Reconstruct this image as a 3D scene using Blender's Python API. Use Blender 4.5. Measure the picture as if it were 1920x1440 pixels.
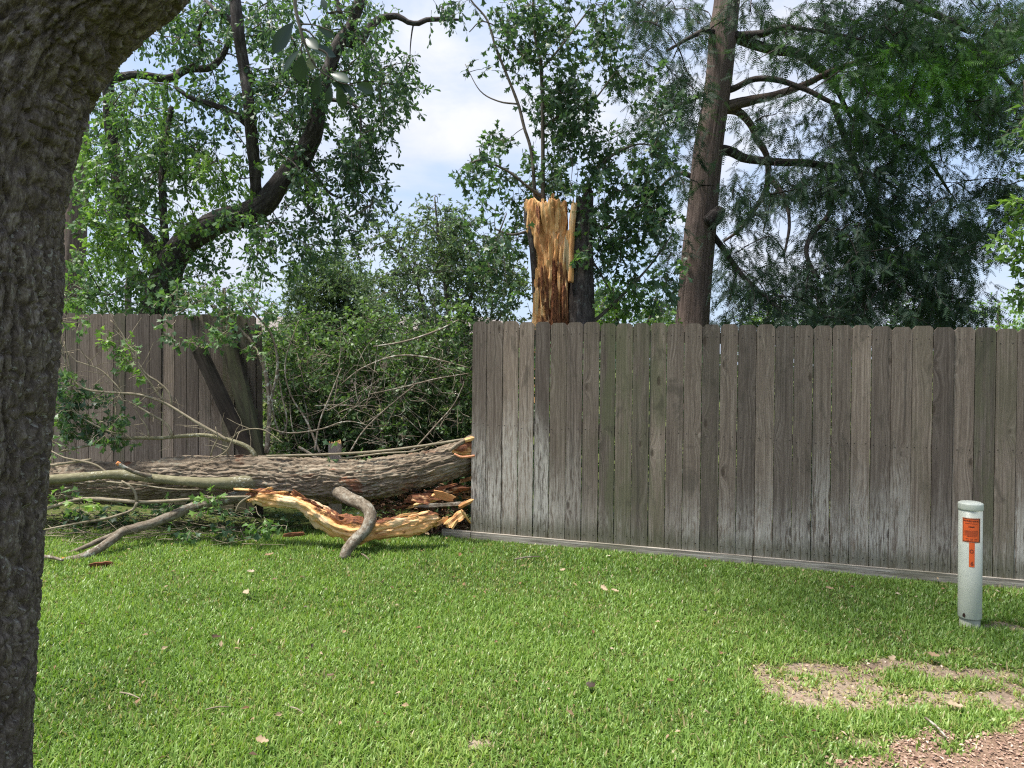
import bpy, math, random
import numpy as np
from mathutils import Vector, Matrix

for o in list(bpy.data.objects):
    bpy.data.objects.remove(o)
scene = bpy.context.scene
COL = scene.collection
RNG = np.random.default_rng(11)
random.seed(5)

# ------------------------------------------------------------------ camera
FPX = 1331.0                     # focal length in photo pixels (1920 wide)
HORIZON = 690.0
PITCH = math.atan((720 - HORIZON) / FPX)
CAM = np.array([0.0, 0.0, 1.69])
cam_d = bpy.data.cameras.new('camera')
cam_d.sensor_width = 36.0
cam_d.lens = 36.0 * FPX / 1920.0
cam_d.clip_start, cam_d.clip_end = 0.05, 2000
cam = bpy.data.objects.new('camera', cam_d)
cam.location = CAM
cam.rotation_euler = (math.pi / 2 - PITCH, 0, 0)
COL.objects.link(cam)
scene.camera = cam

# ------------------------------------------------------------------ light
SUN_DIR = np.array([-0.36, -0.06, 0.91])        # towards the sun
SUN_DIR /= np.linalg.norm(SUN_DIR)
sun_d = bpy.data.lights.new('sun', 'SUN')
sun_d.energy = 2.5
sun_d.angle = math.radians(10)
sun_d.color = (1.0, 0.95, 0.87)
sun = bpy.data.objects.new('sun', sun_d)
sun.rotation_euler = Vector(SUN_DIR).to_track_quat('Z', 'Y').to_euler()
sun.location = (0, 0, 30)
COL.objects.link(sun)

world = bpy.data.worlds.new('World')
scene.world = world
world.use_nodes = True
wn = world.node_tree
wn.nodes.clear()


def N(nt, typ, props=None, **ins):
    nd = nt.nodes.new(typ)
    for k, v in (props or {}).items():
        setattr(nd, k, v)
    for k, v in ins.items():
        s = nd.inputs[int(k[1:])] if (k[0] == 'i' and k[1:].isdigit()) else nd.inputs[k.replace('_', ' ')]
        if isinstance(v, bpy.types.NodeSocket):
            nt.links.new(v, s)
        else:
            if s.type == 'RGBA' and len(v) == 3:
                v = (*v, 1)
            s.default_value = v
    return nd


def noise(nt, vec, scale, detail=3, rough=0.55, dist=0.0):
    return N(nt, 'ShaderNodeTexNoise', Vector=vec, Scale=scale, Detail=detail, Roughness=rough, Distortion=dist).outputs[0]


def ramp(nt, fac, stops, interp='LINEAR'):
    nd = N(nt, 'ShaderNodeValToRGB', i0=fac)
    cr = nd.color_ramp
    cr.interpolation = interp
    while len(cr.elements) > 1:
        cr.elements.remove(cr.elements[-1])
    for i, (p, c) in enumerate(stops):
        if not hasattr(c, '__len__'):
            c = (c, c, c)
        e = cr.elements[0] if i == 0 else cr.elements.new(p)
        e.position = p
        e.color = (*c, 1)
    return nd.outputs[0]


def mixc(nt, fac, a, b, mode='MIX'):
    return N(nt, 'ShaderNodeMix', dict(data_type='RGBA', blend_type=mode), i0=fac, i6=a, i7=b).outputs[2]


def mth(nt, op, a, b=0.0, c=None, clamp=False):
    nd = N(nt, 'ShaderNodeMath', dict(operation=op, use_clamp=clamp), i0=a, i1=b)
    if c is not None:
        if isinstance(c, bpy.types.NodeSocket):
            nt.links.new(c, nd.inputs[2])
        else:
            nd.inputs[2].default_value = c
    return nd.outputs[0]


def vmul(nt, vec, s):
    return N(nt, 'ShaderNodeVectorMath', dict(operation='MULTIPLY'), i0=vec, i1=s).outputs[0]


def vadd(nt, a, b):
    return N(nt, 'ShaderNodeVectorMath', dict(operation='ADD'), i0=a, i1=b).outputs[0]


def smooth(nt, v, a, b):
    return N(nt, 'ShaderNodeMapRange', dict(interpolation_type='SMOOTHSTEP'), Value=v, From_Min=a, From_Max=b).outputs[0]


sky = N(wn, 'ShaderNodeTexSky', dict(sky_type='NISHITA', sun_disc=False,
        sun_elevation=math.asin(SUN_DIR[2]), sun_rotation=math.atan2(SUN_DIR[0], SUN_DIR[1]),
        air_density=1.0, dust_density=2.0, ozone_density=1.2))
tc = N(wn, 'ShaderNodeTexCoord').outputs['Generated']
cl = noise(wn, vmul(wn, tc, (1.0, 1.0, 2.2)), 2.3, 7, 0.58, 0.35)
cmask = smooth(wn, cl, 0.40, 0.66)
cl2 = noise(wn, vmul(wn, tc, (1.0, 1.0, 2.0)), 5.0, 5, 0.6, 0.2)
skyc = mixc(wn, 1.0, sky.outputs[0], (0.08, 0.08, 0.08), 'MULTIPLY')
skyc = mixc(wn, 0.72, skyc, (0.165, 0.208, 0.292))
cloudc = ramp(wn, cl2, [(0.35, (0.225, 0.243, 0.288)), (0.65, (0.285, 0.29, 0.31))])
bg = N(wn, 'ShaderNodeBackground', Color=mixc(wn, cmask, skyc, cloudc), Strength=1.0)
wo = N(wn, 'ShaderNodeOutputWorld')
wn.links.new(bg.outputs[0], wo.inputs[0])

vs = scene.view_settings
vs.view_transform = 'Standard'
vs.look = 'None'
vs.exposure = 1.8
vs.gamma = 1.0
vs.use_curve_mapping = False
scene.cycles.use_denoising = False
scene.cycles.pixel_filter_type = 'BLACKMAN_HARRIS'
scene.cycles.filter_width = 1.2
scene.cycles.sample_clamp_indirect = 4.0
scene.cycles.max_bounces = 7
scene.cycles.transparent_max_bounces = 4


# ------------------------------------------------------------------ geometry of the place
def ray(px, py):
    f = np.array([0, math.cos(PITCH), -math.sin(PITCH)])
    u = np.array([0, math.sin(PITCH), math.cos(PITCH)])
    return f + u * (720 - py) / FPX + np.array([1.0, 0, 0]) * (px - 960) / FPX


def P(px, py, Y):
    d = ray(px, py)
    return CAM + d * (Y / d[1])


def gz(x, y):
    return -0.005 - 0.0221 * np.clip(x, -9, 9) + 0.0324 * np.clip(y, -4, 10)


def G(px, py):
    d = ray(px, py)
    t = 3.0
    for _ in range(30):
        p = CAM + d * t
        t += (p[2] - gz(p[0], p[1])) / max(-d[2] + 0.03, 0.05) * 0.8
    return CAM + d * t


FA = np.array([-0.35, 6.17])
FU = np.array([0.970, -0.2437])
FU /= np.linalg.norm(FU)
FN = np.array([FU[1], -FU[0]])       # towards the camera side
FANG = math.atan2(FU[1], FU[0])


def fence_y(x):
    return FA[1] + (x - FA[0]) * FU[1] / FU[0]


def onfence(px, py):
    d = ray(px, py)
    t = ((FA - CAM[:2]) @ FN) / (d[:2] @ FN)
    p = CAM + d * t
    return (p[:2] - FA) @ FU, p[2]


# ------------------------------------------------------------------ numpy noise
def _h(ix, iy, iz, s=0):
    n = (ix.astype(np.int64) * 374761393 + iy.astype(np.int64) * 668265263 + iz.astype(np.int64) * 2147483647 + s * 974634777) & 0xFFFFFFFF
    n = ((n ^ (n >> 13)) * 1274126177) & 0xFFFFFFFF
    n = n ^ (n >> 16)
    n = (n * 2246822519) & 0xFFFFFFFF
    n = n ^ (n >> 15)
    return n.astype(np.float64) / 4294967295.0


def vnoise(p, s=0):
    i = np.floor(p)
    f = p - i
    f = f * f * (3 - 2 * f)
    i = i.astype(np.int64)
    r = 0
    for a in (0, 1):
        for b in (0, 1):
            for c in (0, 1):
                w = (f[:, 0] if a else 1 - f[:, 0]) * (f[:, 1] if b else 1 - f[:, 1]) * (f[:, 2] if c else 1 - f[:, 2])
                r = r + w * _h(i[:, 0] + a, i[:, 1] + b, i[:, 2] + c, s)
    return r


def fbm(p, octv=4, s=0):
    r, a, t = 0, 1.0, 0
    for k in range(octv):
        r = r + a * vnoise(p * (2.03 ** k) + 17.3 * k, s + k)
        t += a
        a *= 0.5
    return r / t


def worley(p, s=0):
    i = np.floor(p).astype(np.int64)
    f1 = np.full(len(p), 9.0)
    f2 = np.full(len(p), 9.0)
    for a in (-1, 0, 1):
        for b in (-1, 0, 1):
            for c in (-1, 0, 1):
                j = i + np.array([a, b, c])
                q = j + np.stack([_h(j[:, 0], j[:, 1], j[:, 2], s + k) for k in (1, 2, 3)], 1)
                d = np.linalg.norm(p - q, axis=1)
                m = d < f1
                f2 = np.where(m, f1, np.minimum(f2, d))
                f1 = np.where(m, d, f1)
    return f1, f2


def sst(x, a, b):
    t = np.clip((x - a) / (b - a), 0, 1)
    return t * t * (3 - 2 * t)


def unit(v):
    return v / np.maximum(np.linalg.norm(v, axis=-1, keepdims=True), 1e-9)


# ------------------------------------------------------------------ mesh building
class MB:
    def __init__(self):
        self.V, self.F, self.B, self.T, self.n = [], [], [], [], 0

    def add(self, V, faces, bark=None, tint=None):
        V = np.asarray(V, float).reshape(-1, 3)
        for f in faces:
            f = np.asarray(f, np.int64)
            if f.size:
                self.F.append(f + self.n)
        self.V.append(V)
        self.B.append(V if bark is None else np.asarray(bark, float).reshape(-1, 3))
        self.T.append(np.full(len(V), 0.5) if tint is None else np.broadcast_to(np.asarray(tint, float), (len(V),)))
        self.n += len(V)

    def mesh(self, name, mat, smooth=True, origin=None):
        V = np.concatenate(self.V)
        if origin is not None:
            V = V - np.asarray(origin)
        me = bpy.data.meshes.new(name)
        me.vertices.add(len(V))
        me.vertices.foreach_set('co', V.astype(np.float32).ravel())
        lv = np.concatenate([f.ravel() for f in self.F]).astype(np.int32)
        lt = np.concatenate([np.full(len(f), f.shape[1]) for f in self.F]).astype(np.int32)
        me.loops.add(len(lv))
        me.loops.foreach_set('vertex_index', lv)
        me.polygons.add(len(lt))
        me.polygons.foreach_set('loop_start', np.concatenate([[0], np.cumsum(lt)[:-1]]).astype(np.int32))
        me.polygons.foreach_set('loop_total', lt)
        me.polygons.foreach_set('use_smooth', np.full(len(lt), smooth))
        me.update(calc_edges=True)
        a = me.attributes.new('bark', 'FLOAT_VECTOR', 'POINT')
        a.data.foreach_set('vector', np.concatenate(self.B).astype(np.float32).ravel())
        a = me.attributes.new('tint', 'FLOAT', 'POINT')
        a.data.foreach_set('value', np.concatenate(self.T).astype(np.float32))
        if mat:
            me.materials.append(mat)
        return me

    def build(self, name, mat, parent=None, smooth=True):
        """links one mesh object; its origin sits at the parent's origin, or at its own base"""
        if parent is not None:
            org = root_loc(parent)
        else:
            V = np.concatenate(self.V)
            org = np.array([V[:, 0].mean(), V[:, 1].mean(), V[:, 2].min()])
        o = bpy.data.objects.new(name, self.mesh(name, mat, smooth, org))
        COL.objects.link(o)
        if parent is not None:
            o.parent = parent
        else:
            o.location = org
        return o


def root_loc(o):
    p = np.array(o.location)
    while o.parent is not None:
        o = o.parent
        p = p + np.array(o.location)
    return p


def tag(o, label, cat, group=None, kind=None):
    o['label'], o['category'] = label, cat
    if group:
        o['group'] = group
    if kind:
        o['kind'] = kind
    return o


def thing(name, loc, label, cat, group=None):
    o = bpy.data.objects.new(name, None)
    o.empty_display_size = 0.1
    o.location = loc
    COL.objects.link(o)
    return tag(o, label, cat, group)


def resample(pts, rad, step):
    pts = np.asarray(pts, float)
    rad = np.asarray(rad, float)
    n = len(pts)
    if n == 2:
        pts = np.stack([pts[0], (pts[0] + pts[1]) / 2, pts[1]])
        rad = np.array([rad[0], rad.mean(), rad[1]])
        n = 3
    ext = np.concatenate([[2 * pts[0] - pts[1]], pts, [2 * pts[-1] - pts[-2]]])
    out, ro = [], []
    for i in range(n - 1):
        p0, p1, p2, p3 = ext[i:i + 4]
        m = max(2, int(np.linalg.norm(p2 - p1) / step))
        t = np.linspace(0, 1, m, endpoint=False)[:, None]
        out.append(0.5 * (2 * p1 + (p2 - p0) * t + (2 * p0 - 5 * p1 + 4 * p2 - p3) * t ** 2 + (3 * p1 - p0 - 3 * p2 + p3) * t ** 3))
        ro.append(rad[i] + (rad[i + 1] - rad[i]) * t[:, 0])
    out.append(pts[-1:])
    ro.append(rad[-1:])
    return np.concatenate(out), np.concatenate(ro)


def tube(mb, pts, rad, seg=8, step=0.05, disp=None, ell=1.0, seed=None, tint=0.5, tintf=None, jag=0.0):
    """swept tube; 'bark' stores straightened coordinates so that bark follows the limb"""
    C, R = resample(pts, rad, step)
    n = len(C)
    T = unit(np.gradient(C, axis=0))
    U = np.zeros_like(C)
    u = np.cross(T[0], [0.03, 1.0, 0.05])
    if np.linalg.norm(u) < 0.2:
        u = np.cross(T[0], [1.0, 0, 0.05])
    u = u / np.linalg.norm(u)
    for i in range(n):
        u = u - T[i] * (u @ T[i])
        u = u / np.linalg.norm(u)
        U[i] = u
    W = np.cross(T, U)
    s = np.concatenate([[0], np.cumsum(np.linalg.norm(np.diff(C, axis=0), axis=1))])
    a = np.linspace(0, 2 * np.pi, seg, endpoint=False)
    ca, sa = np.cos(a), np.sin(a)
    off = RNG.uniform(-20, 20, 3) if seed is None else np.array([seed * 3.7, seed * 1.3, seed * 5.1])
    q = np.stack([np.outer(R, ca), np.outer(R, sa), np.repeat(s[:, None], seg, 1)], 2).reshape(-1, 3)
    rr = np.repeat(R[:, None], seg, 1).ravel()
    if disp is not None:
        rr = rr + disp(q + off, rr)
    rr = rr.reshape(n, seg)
    V = C[:, None, :] + U[:, None, :] * (rr * ca)[:, :, None] + W[:, None, :] * (rr * sa * ell)[:, :, None]
    if jag:
        V[-1] += T[-1] * (RNG.uniform(-1, 1, seg) * jag)[:, None]
        V[0] -= T[0] * (RNG.uniform(-1, 1, seg) * jag)[:, None]
    V = V.reshape(-1, 3)
    i0 = (np.arange(n - 1)[:, None] * seg + np.arange(seg)[None]).ravel()
    i1 = (np.arange(n - 1)[:, None] * seg + (np.arange(seg)[None] + 1) % seg).ravel()
    quads = np.stack([i0, i1, i1 + seg, i0 + seg], 1)
    V = np.concatenate([V, C[:1], C[-1:]])
    nb = n * seg
    k = np.arange(seg)
    k1 = (k + 1) % seg
    tris = np.concatenate([np.stack([k1, k, np.full(seg, nb)], 1), np.stack([(n - 1) * seg + k, (n - 1) * seg + k1, np.full(seg, nb + 1)], 1)])
    bk = np.concatenate([q + off, [[0, 0, s[0]] + off], [[0, 0, s[-1]] + off]])
    tn = tint if tintf is None else tintf(V, bk)
    mb.add(V, [quads, tris], bk, tn)
    return C


def prisms(mb, A, r0, r1, tint=0.5):
    """many thin three-sided twigs at once; A is (m, k, 3)"""
    A = np.asarray(A, float)
    m, k, _ = A.shape
    d = unit(np.gradient(A, axis=1))
    u = unit(np.cross(d, np.array([0.31, 0.22, 0.92])))
    w = np.cross(d, u)
    r = np.linspace(0, 1, k)[None, :] * (np.asarray(r1) - np.asarray(r0)).reshape(-1, 1) + np.asarray(r0).reshape(-1, 1)
    r = np.broadcast_to(r, (m, k))
    V = np.stack([A + (u * math.cos(t) + w * math.sin(t)) * r[:, :, None] for t in (0, 2.094, 4.189)], 2).reshape(-1, 3)
    base = (np.arange(m)[:, None, None] * k + np.arange(k - 1)[None, :, None]) * 3
    j = np.arange(3)[None, None, :]
    j1 = (np.arange(3) + 1)[None, None, :] % 3
    q = np.stack([base + j, base + j1, base + j1 + 3, base + j + 3], 3).reshape(-1, 4)
    mb.add(V, [q], tint=tint)


SHAPES = {
    'lance': (np.array([[0, 0, 0], [.42, -.5, .10], [.42, .5, .10], [1, 0, -.10]]), [[[0, 1, 3], [0, 3, 2]]]),
    'obov': (np.array([[0, 0, 0], [.45, -.3, .06], [.45, .3, .06], [.80, -.5, .03], [.80, .5, .03], [1, 0, -.08]]),
             [[[0, 1, 2], [3, 5, 4]], [[1, 3, 4, 2]]]),
    'lobed': (np.array([[0, 0, 0], [.33, -.12, .03], [.33, .12, .03], [.58, -.30, .05], [.58, .30, .05], [.80, -.62, .02], [.80, .62, .02],
                        [.80, -.22, .0], [.80, .22, 0], [1.05, 0, -.08]]),
              [[[0, 1, 2], [3, 5, 7], [4, 8, 6], [7, 9, 8]], [[1, 3, 4, 2], [3, 7, 8, 4]]]),
}


def leaves(mb, Pt, D, Nn, L, W, shape, tint):
    S, polys = SHAPES[shape]
    m, k = len(Pt), len(S)
    D = unit(D)
    side = unit(np.cross(D, Nn))
    Nn = np.cross(side, D)
    V = (Pt[:, None, :] + D[:, None, :] * (S[None, :, 0] * L[:, None])[:, :, None]
         + side[:, None, :] * (S[None, :, 1] * W[:, None])[:, :, None]
         + Nn[:, None, :] * (S[None, :, 2] * L[:, None])[:, :, None]).reshape(-1, 3)
    b = (np.arange(m) * k)[:, None, None]
    mb.add(V, [(b + np.array(p)[None]).reshape(-1, np.array(p).shape[1]) for p in polys], tint=np.repeat(tint, k))


def rdir(m, rng):
    return unit(rng.normal(size=(m, 3)))


def spray_cluster(lf, tw, subs, tints, rng, R, ntw=7, nlf=8, L=(.06, .10), wr=.42, shape='obov', droop=.35, bias=None):
    """broadleaf sub-clusters: twiglets from each centre with leaves along them"""
    m = len(subs)
    if m == 0:
        return
    o = np.repeat(subs, ntw, 0) + rng.normal(size=(m * ntw, 3)) * R * 0.28
    d = rdir(m * ntw, rng)
    d[:, 2] -= droop
    if bias is not None:
        d += np.asarray(bias)
    d = unit(d)
    ln = R * rng.uniform(.55, 1.1, (m * ntw, 1))
    mid = o + d * ln * .5
    end = o + d * ln + np.array([0, 0, -1.]) * ln * droop * .6
    prisms(tw, np.stack([o, mid, end], 1), .0035, .0015)
    t = rng.uniform(.15, 1.05, (m * ntw, nlf, 1))
    pos = (o[:, None] * (1 - t) ** 2 + 2 * mid[:, None] * t * (1 - t) + end[:, None] * t * t).reshape(-1, 3)
    dd = np.repeat(d, nlf, 0) * .7 + rdir(len(pos), rng) * .9 + np.array([0, 0, -droop])
    nn = rdir(len(pos), rng) * .75 + np.array([0, 0, .6])
    Ls = rng.uniform(L[0], L[1], len(pos)) * rng.choice([1, 1, 1, .7], len(pos))
    tt = np.repeat(tints, ntw * nlf) + rng.normal(size=len(pos)) * .10
    leaves(lf, pos, dd, nn, Ls, Ls * wr * rng.uniform(.8, 1.2, len(pos)), shape, np.clip(tt, 0, 1))


def feather_cluster(lf, tw, subs, tints, rng, R, ntw=6, nsp=6, L=.13, droop=.8):
    """cypress foliage: hanging twiglets with flat feathery sprays of thin needles"""
    m = len(subs)
    if m == 0:
        return
    o = np.repeat(subs, ntw, 0) + rng.normal(size=(m * ntw, 3)) * R * .35
    d = rdir(m * ntw, rng)
    d[:, 2] = -np.abs(d[:, 2]) * .3 - droop * rng.uniform(.2, 1.0, m * ntw)
    d = unit(d)
    ln = R * rng.uniform(.7, 1.5, (m * ntw, 1))
    end = o + d * ln
    mid = (o + end) / 2 + rdir(m * ntw, rng) * ln * .12
    prisms(tw, np.stack([o, mid, end], 1), .003, .0012)
    t = rng.uniform(.05, 1.0, (m * ntw, nsp, 1))
    pos = (o[:, None] * (1 - t) ** 2 + 2 * mid[:, None] * t * (1 - t) + end[:, None] * t * t).reshape(-1, 3)
    k = len(pos)
    ax = unit(np.repeat(d, nsp, 0) * .8 + rdir(k, rng) * .8 + np.array([0, 0, -.35]))
    nr = rdir(k, rng)
    sd = unit(np.cross(ax, nr))
    Ls = L * rng.uniform(.6, 1.25, k)
    tt = np.clip(np.repeat(tints, ntw * nsp) + rng.normal(size=k) * .09, 0, 1)
    NP = 7
    tv = np.linspace(.12, 1.0, NP)
    for sgn in (-1, 1):
        nl = Ls[:, None] * (.34 - .20 * tv)[None, :]
        b = pos[:, None] + ax[:, None] * (Ls[:, None] * tv)[:, :, None]
        dirn = unit(sd * sgn * .85 + ax * .55)
        tip = b + dirn[:, None] * nl[:, :, None]
        w = ax[:, None] * (Ls[:, None] * .055 * np.ones((1, NP)))[:, :, None]
        V = np.stack([b - w * .6, b + w, tip], 2).reshape(-1, 3)
        lf.add(V, [np.arange(len(V)).reshape(-1, 3)], tint=np.repeat(tt, NP * 3))


def zone_subs(zones, rng, dens, Rpx_m=None):
    """zones: (px, py, rx, ry, Y, dY, tint[, weight]) -> sub-cluster centres placed in depth"""
    out, tt = [], []
    for z in zones:
        px, py, rx, ry, Y, dY, tn = z[:7]
        w = z[7] if len(z) > 7 else 1.0
        n = max(1, int(round(dens * w * rx * ry / 1000.0)))
        a = rng.uniform(0, 2 * np.pi, n)
        r = np.sqrt(rng.uniform(0, 1, n))
        for i in range(n):
            out.append(P(px + rx * r[i] * math.cos(a[i]), py + ry * r[i] * math.sin(a[i]), Y + rng.uniform(-dY, dY)))
            tt.append(tn + rng.normal() * .06)
    return np.array(out), np.array(tt)


def attach(tw, skel, subs, rng, r0=.010, r1=.004, up=.0, k=7, wig=.10, passes=True):
    """a curved branchlet from the nearest skeleton point to every sub-cluster"""
    sk = np.array(skel)
    order = np.argsort([np.min(np.linalg.norm(sk - s, axis=1)) for s in subs])
    polys, rr = [], []
    for i in order:
        s = subs[i]
        d = np.linalg.norm(sk - s, axis=1)
        j = int(np.argmin(d))
        p0 = sk[j]
        ln = d[j]
        if ln < .05:
            continue
        t = np.linspace(0, 1, k)[:, None]
        m1 = p0 + (s - p0) * .35 + rng.normal(size=3) * ln * wig + np.array([0, 0, up * ln])
        m2 = p0 + (s - p0) * .7 + rng.normal(size=3) * ln * wig + np.array([0, 0, up * ln * .8])
        c = p0 * (1 - t) ** 3 + 3 * m1 * t * (1 - t) ** 2 + 3 * m2 * t * t * (1 - t) + s * t ** 3
        polys.append(c)
        rr.append(r0 * (0.6 + min(1.5, ln)))
        sk = np.concatenate([sk, c[2:]])
    if polys:
        prisms(tw, np.array(polys), np.array(rr), np.full(len(rr), r1))


# ------------------------------------------------------------------ materials
def newmat(name):
    m = bpy.data.materials.new(name)
    m.use_nodes = True
    nt = m.node_tree
    nt.nodes.clear()
    out = N(nt, 'ShaderNodeOutputMaterial')
    bs = N(nt, 'ShaderNodeBsdfPrincipled')
    nt.links.new(bs.outputs[0], out.inputs[0])
    return m, nt, bs, out


def setin(nt, bs, **kw):
    for k, v in kw.items():
        s = bs.inputs[k.replace('_', ' ')]
        if isinstance(v, bpy.types.NodeSocket):
            nt.links.new(v, s)
        else:
            s.default_value = (*v, 1) if (s.type == 'RGBA' and len(v) == 3) else v


def attr(nt, name):
    return N(nt, 'ShaderNodeAttribute', dict(attribute_name=name))


def bump(nt, h, dist, strength=1.0):
    return N(nt, 'ShaderNodeBump', Height=h, Distance=dist, Strength=strength).outputs[0]


def leaf_mat(name, stops, rough=.45, trans=.42, tcol=(1.15, 1.25, .55)):
    m, nt, bs, out = newmat(name)
    c = ramp(nt, attr(nt, 'tint').outputs['Fac'], stops)
    setin(nt, bs, Base_Color=c, Roughness=rough)
    bs.inputs['Specular IOR Level'].default_value = .45
    tr = N(nt, 'ShaderNodeBsdfTranslucent', Color=mixc(nt, 1.0, c, tcol, 'MULTIPLY'))
    mx = N(nt, 'ShaderNodeMixShader', i0=trans, i1=bs.outputs[0], i2=tr.outputs[0])
    nt.links.new(mx.outputs[0], out.inputs[0])
    return m


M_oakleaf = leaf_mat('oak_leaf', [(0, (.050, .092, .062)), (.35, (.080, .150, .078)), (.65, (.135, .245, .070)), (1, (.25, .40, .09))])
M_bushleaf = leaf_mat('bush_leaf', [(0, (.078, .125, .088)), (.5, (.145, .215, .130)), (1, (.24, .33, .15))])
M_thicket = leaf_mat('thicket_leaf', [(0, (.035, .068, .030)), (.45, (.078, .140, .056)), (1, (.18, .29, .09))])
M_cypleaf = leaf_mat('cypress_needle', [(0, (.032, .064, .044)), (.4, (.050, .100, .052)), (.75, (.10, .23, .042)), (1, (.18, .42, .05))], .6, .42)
M_nearleaf = leaf_mat('near_leaf', [(0, (.022, .045, .028)), (.6, (.035, .065, .038)), (1, (.20, .22, .22))], .32, .18)
M_grass = leaf_mat('grass_blade', [(0, (.085, .150, .036)), (.35, (.185, .310, .066)), (.7, (.285, .415, .100)), (.84, (.38, .44, .14)), (.9, (.34, .30, .13)), (1, (.46, .38, .22))], .42, .38, (1.1, 1.2, .5))


def bark_mat(name, dark, mid, light, sx=18, sz=4, lichen=None, lamt=.5, bd=.006, rough=.9, lsc=(26, 26, 20), lth=.58, red=False):
    m, nt, bs, out = newmat(name)
    v = attr(nt, 'bark').outputs['Vector']
    n1 = noise(nt, vmul(nt, v, (sx, sx, sz)), 1.0, 6, .65, .4)
    n2 = noise(nt, vmul(nt, v, (3, 3, 2)), 1.0, 3)
    n3 = noise(nt, vmul(nt, v, (sx * 5, sx * 5, sz * 5)), 1.0, 3, .7)
    f = mth(nt, 'ADD', mth(nt, 'MULTIPLY', n1, .65), mth(nt, 'MULTIPLY', n3, .35))
    c = ramp(nt, f, [(.38, dark), (.5, mid), (.62, light)])
    c = mixc(nt, mth(nt, 'MULTIPLY', smooth(nt, n2, .42, .62), .35), c, mid)
    if red:
        rn = noise(nt, vmul(nt, v, (5.5, 5.5, 2.6)), 1.0, 4, .6, .5)
        c = mixc(nt, mth(nt, 'MULTIPLY', smooth(nt, rn, .60, .68), .75), c, mixc(nt, smooth(nt, f, .42, .58), (.10, .035, .018), (.32, .135, .07)))
    if lichen:
        ln = noise(nt, vmul(nt, v, lsc), 1.0, 4, .7, .15)
        lz = noise(nt, vmul(nt, v, (2.2, 2.2, 1.6)), 1.0, 2)
        lm = mth(nt, 'MULTIPLY', smooth(nt, ln, lth, lth + .05), smooth(nt, lz, .36, .60))
        c = mixc(nt, mth(nt, 'MULTIPLY', lm, lamt), c, lichen)
    setin(nt, bs, Base_Color=c, Roughness=rough, Normal=bump(nt, f, bd, .9))
    bs.inputs['Specular IOR Level'].default_value = .2
    return m


M_bark_near = bark_mat('near_oak_bark', (.038, .030, .025), (.112, .090, .074), (.26, .225, .192), 75, 18, (.36, .36, .32), .6, .012, .9, (95, 95, 55), .59)
M_bark_log = bark_mat('log_bark', (.060, .042, .028), (.19, .148, .105), (.40, .34, .255), 40, 4, (.32, .35, .27), .5, .014, red=True)
M_bark_smooth = bark_mat('smooth_limb_bark', (.15, .14, .085), (.175, .16, .095), (.28, .26, .17), 40, 20, (.55, .54, .45), .8, .004, .9, (50, 50, 40), .56)
M_bark_grey = bark_mat('grey_branch_bark', (.065, .050, .034), (.155, .125, .092), (.28, .24, .185), 50, 22, (.44, .44, .38), .85, .006, .9, (30, 30, 22), .53)
M_bark_dark = bark_mat('dark_oak_bark', (.022, .018, .017), (.055, .046, .043), (.13, .112, .105), 28, 6, (.18, .21, .19), .5, .016)
M_bark_cyp = bark_mat('cypress_bark', (.070, .051, .044), (.155, .115, .100), (.26, .20, .175), 42, 1.6, None, 0, .010)
M_twig = bark_mat('twig', (.05, .042, .034), (.10, .085, .07), (.17, .15, .125), 40, 10, None, 0, .001)
M_twig_pale = bark_mat('pale_twig', (.12, .098, .068), (.23, .195, .135), (.36, .315, .235), 60, 14, None, 0, .001)


def wood_split_mat(name, rotten):
    m, nt, bs, out = newmat(name)
    v = attr(nt, 'bark').outputs['Vector']
    t = attr(nt, 'tint').outputs['Fac']
    n1 = noise(nt, vmul(nt, v, (45, 45, 2.2)), 1.0, 5, .65, .3)
    n2 = noise(nt, vmul(nt, v, (7, 7, 2.5)), 1.0, 4, .6, .5)
    c = ramp(nt, n1, [(.30, (.40, .19, .075)), (.48, (.72, .39, .15)), (.66, (.84, .58, .31))])
    c = mixc(nt, smooth(nt, n2, .50, .62), c, mixc(nt, n1, (.30, .12, .045), (.58, .29, .11)))
    c = mixc(nt, smooth(nt, n2, .46, .36), c, mixc(nt, n1, (.50, .32, .17), (.78, .60, .38)))
    rm = smooth(nt, mth(nt, 'ADD', t, mth(nt, 'MULTIPLY', mth(nt, 'SUBTRACT', n2, .5), 1.1)), .50, .68)
    n4 = noise(nt, vmul(nt, v, (60, 60, 22)), 1.0, 4, .75)
    rc = ramp(nt, n4, [(.32, (.050, .022, .015)), (.52, (.20, .075, .035)), (.72, (.40, .18, .07))])
    c = mixc(nt, rm, c, rc)
    h = mth(nt, 'ADD', n1, mth(nt, 'MULTIPLY', mth(nt, 'MULTIPLY', n4, rm), 1.5))
    setin(nt, bs, Base_Color=c, Roughness=.75, Normal=bump(nt, h, .012, .9))
    bs.inputs['Specular IOR Level'].default_value = .25
    return m


M_split = wood_split_mat('split_wood', True)


def plain(name, col, rough=.6, var=.15, scale=12, bd=.0):
    m, nt, bs, out = newmat(name)
    co = N(nt, 'ShaderNodeTexCoord').outputs['Object']
    n = noise(nt, co, scale, 4, .6)
    c = ramp(nt, n, [(.3, tuple(x * (1 - var) for x in col)), (.7, tuple(min(1, x * (1 + var)) for x in col))])
    setin(nt, bs, Base_Color=c, Roughness=rough)
    if bd:
        setin(nt, bs, Normal=bump(nt, n, bd))
    return m


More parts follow.
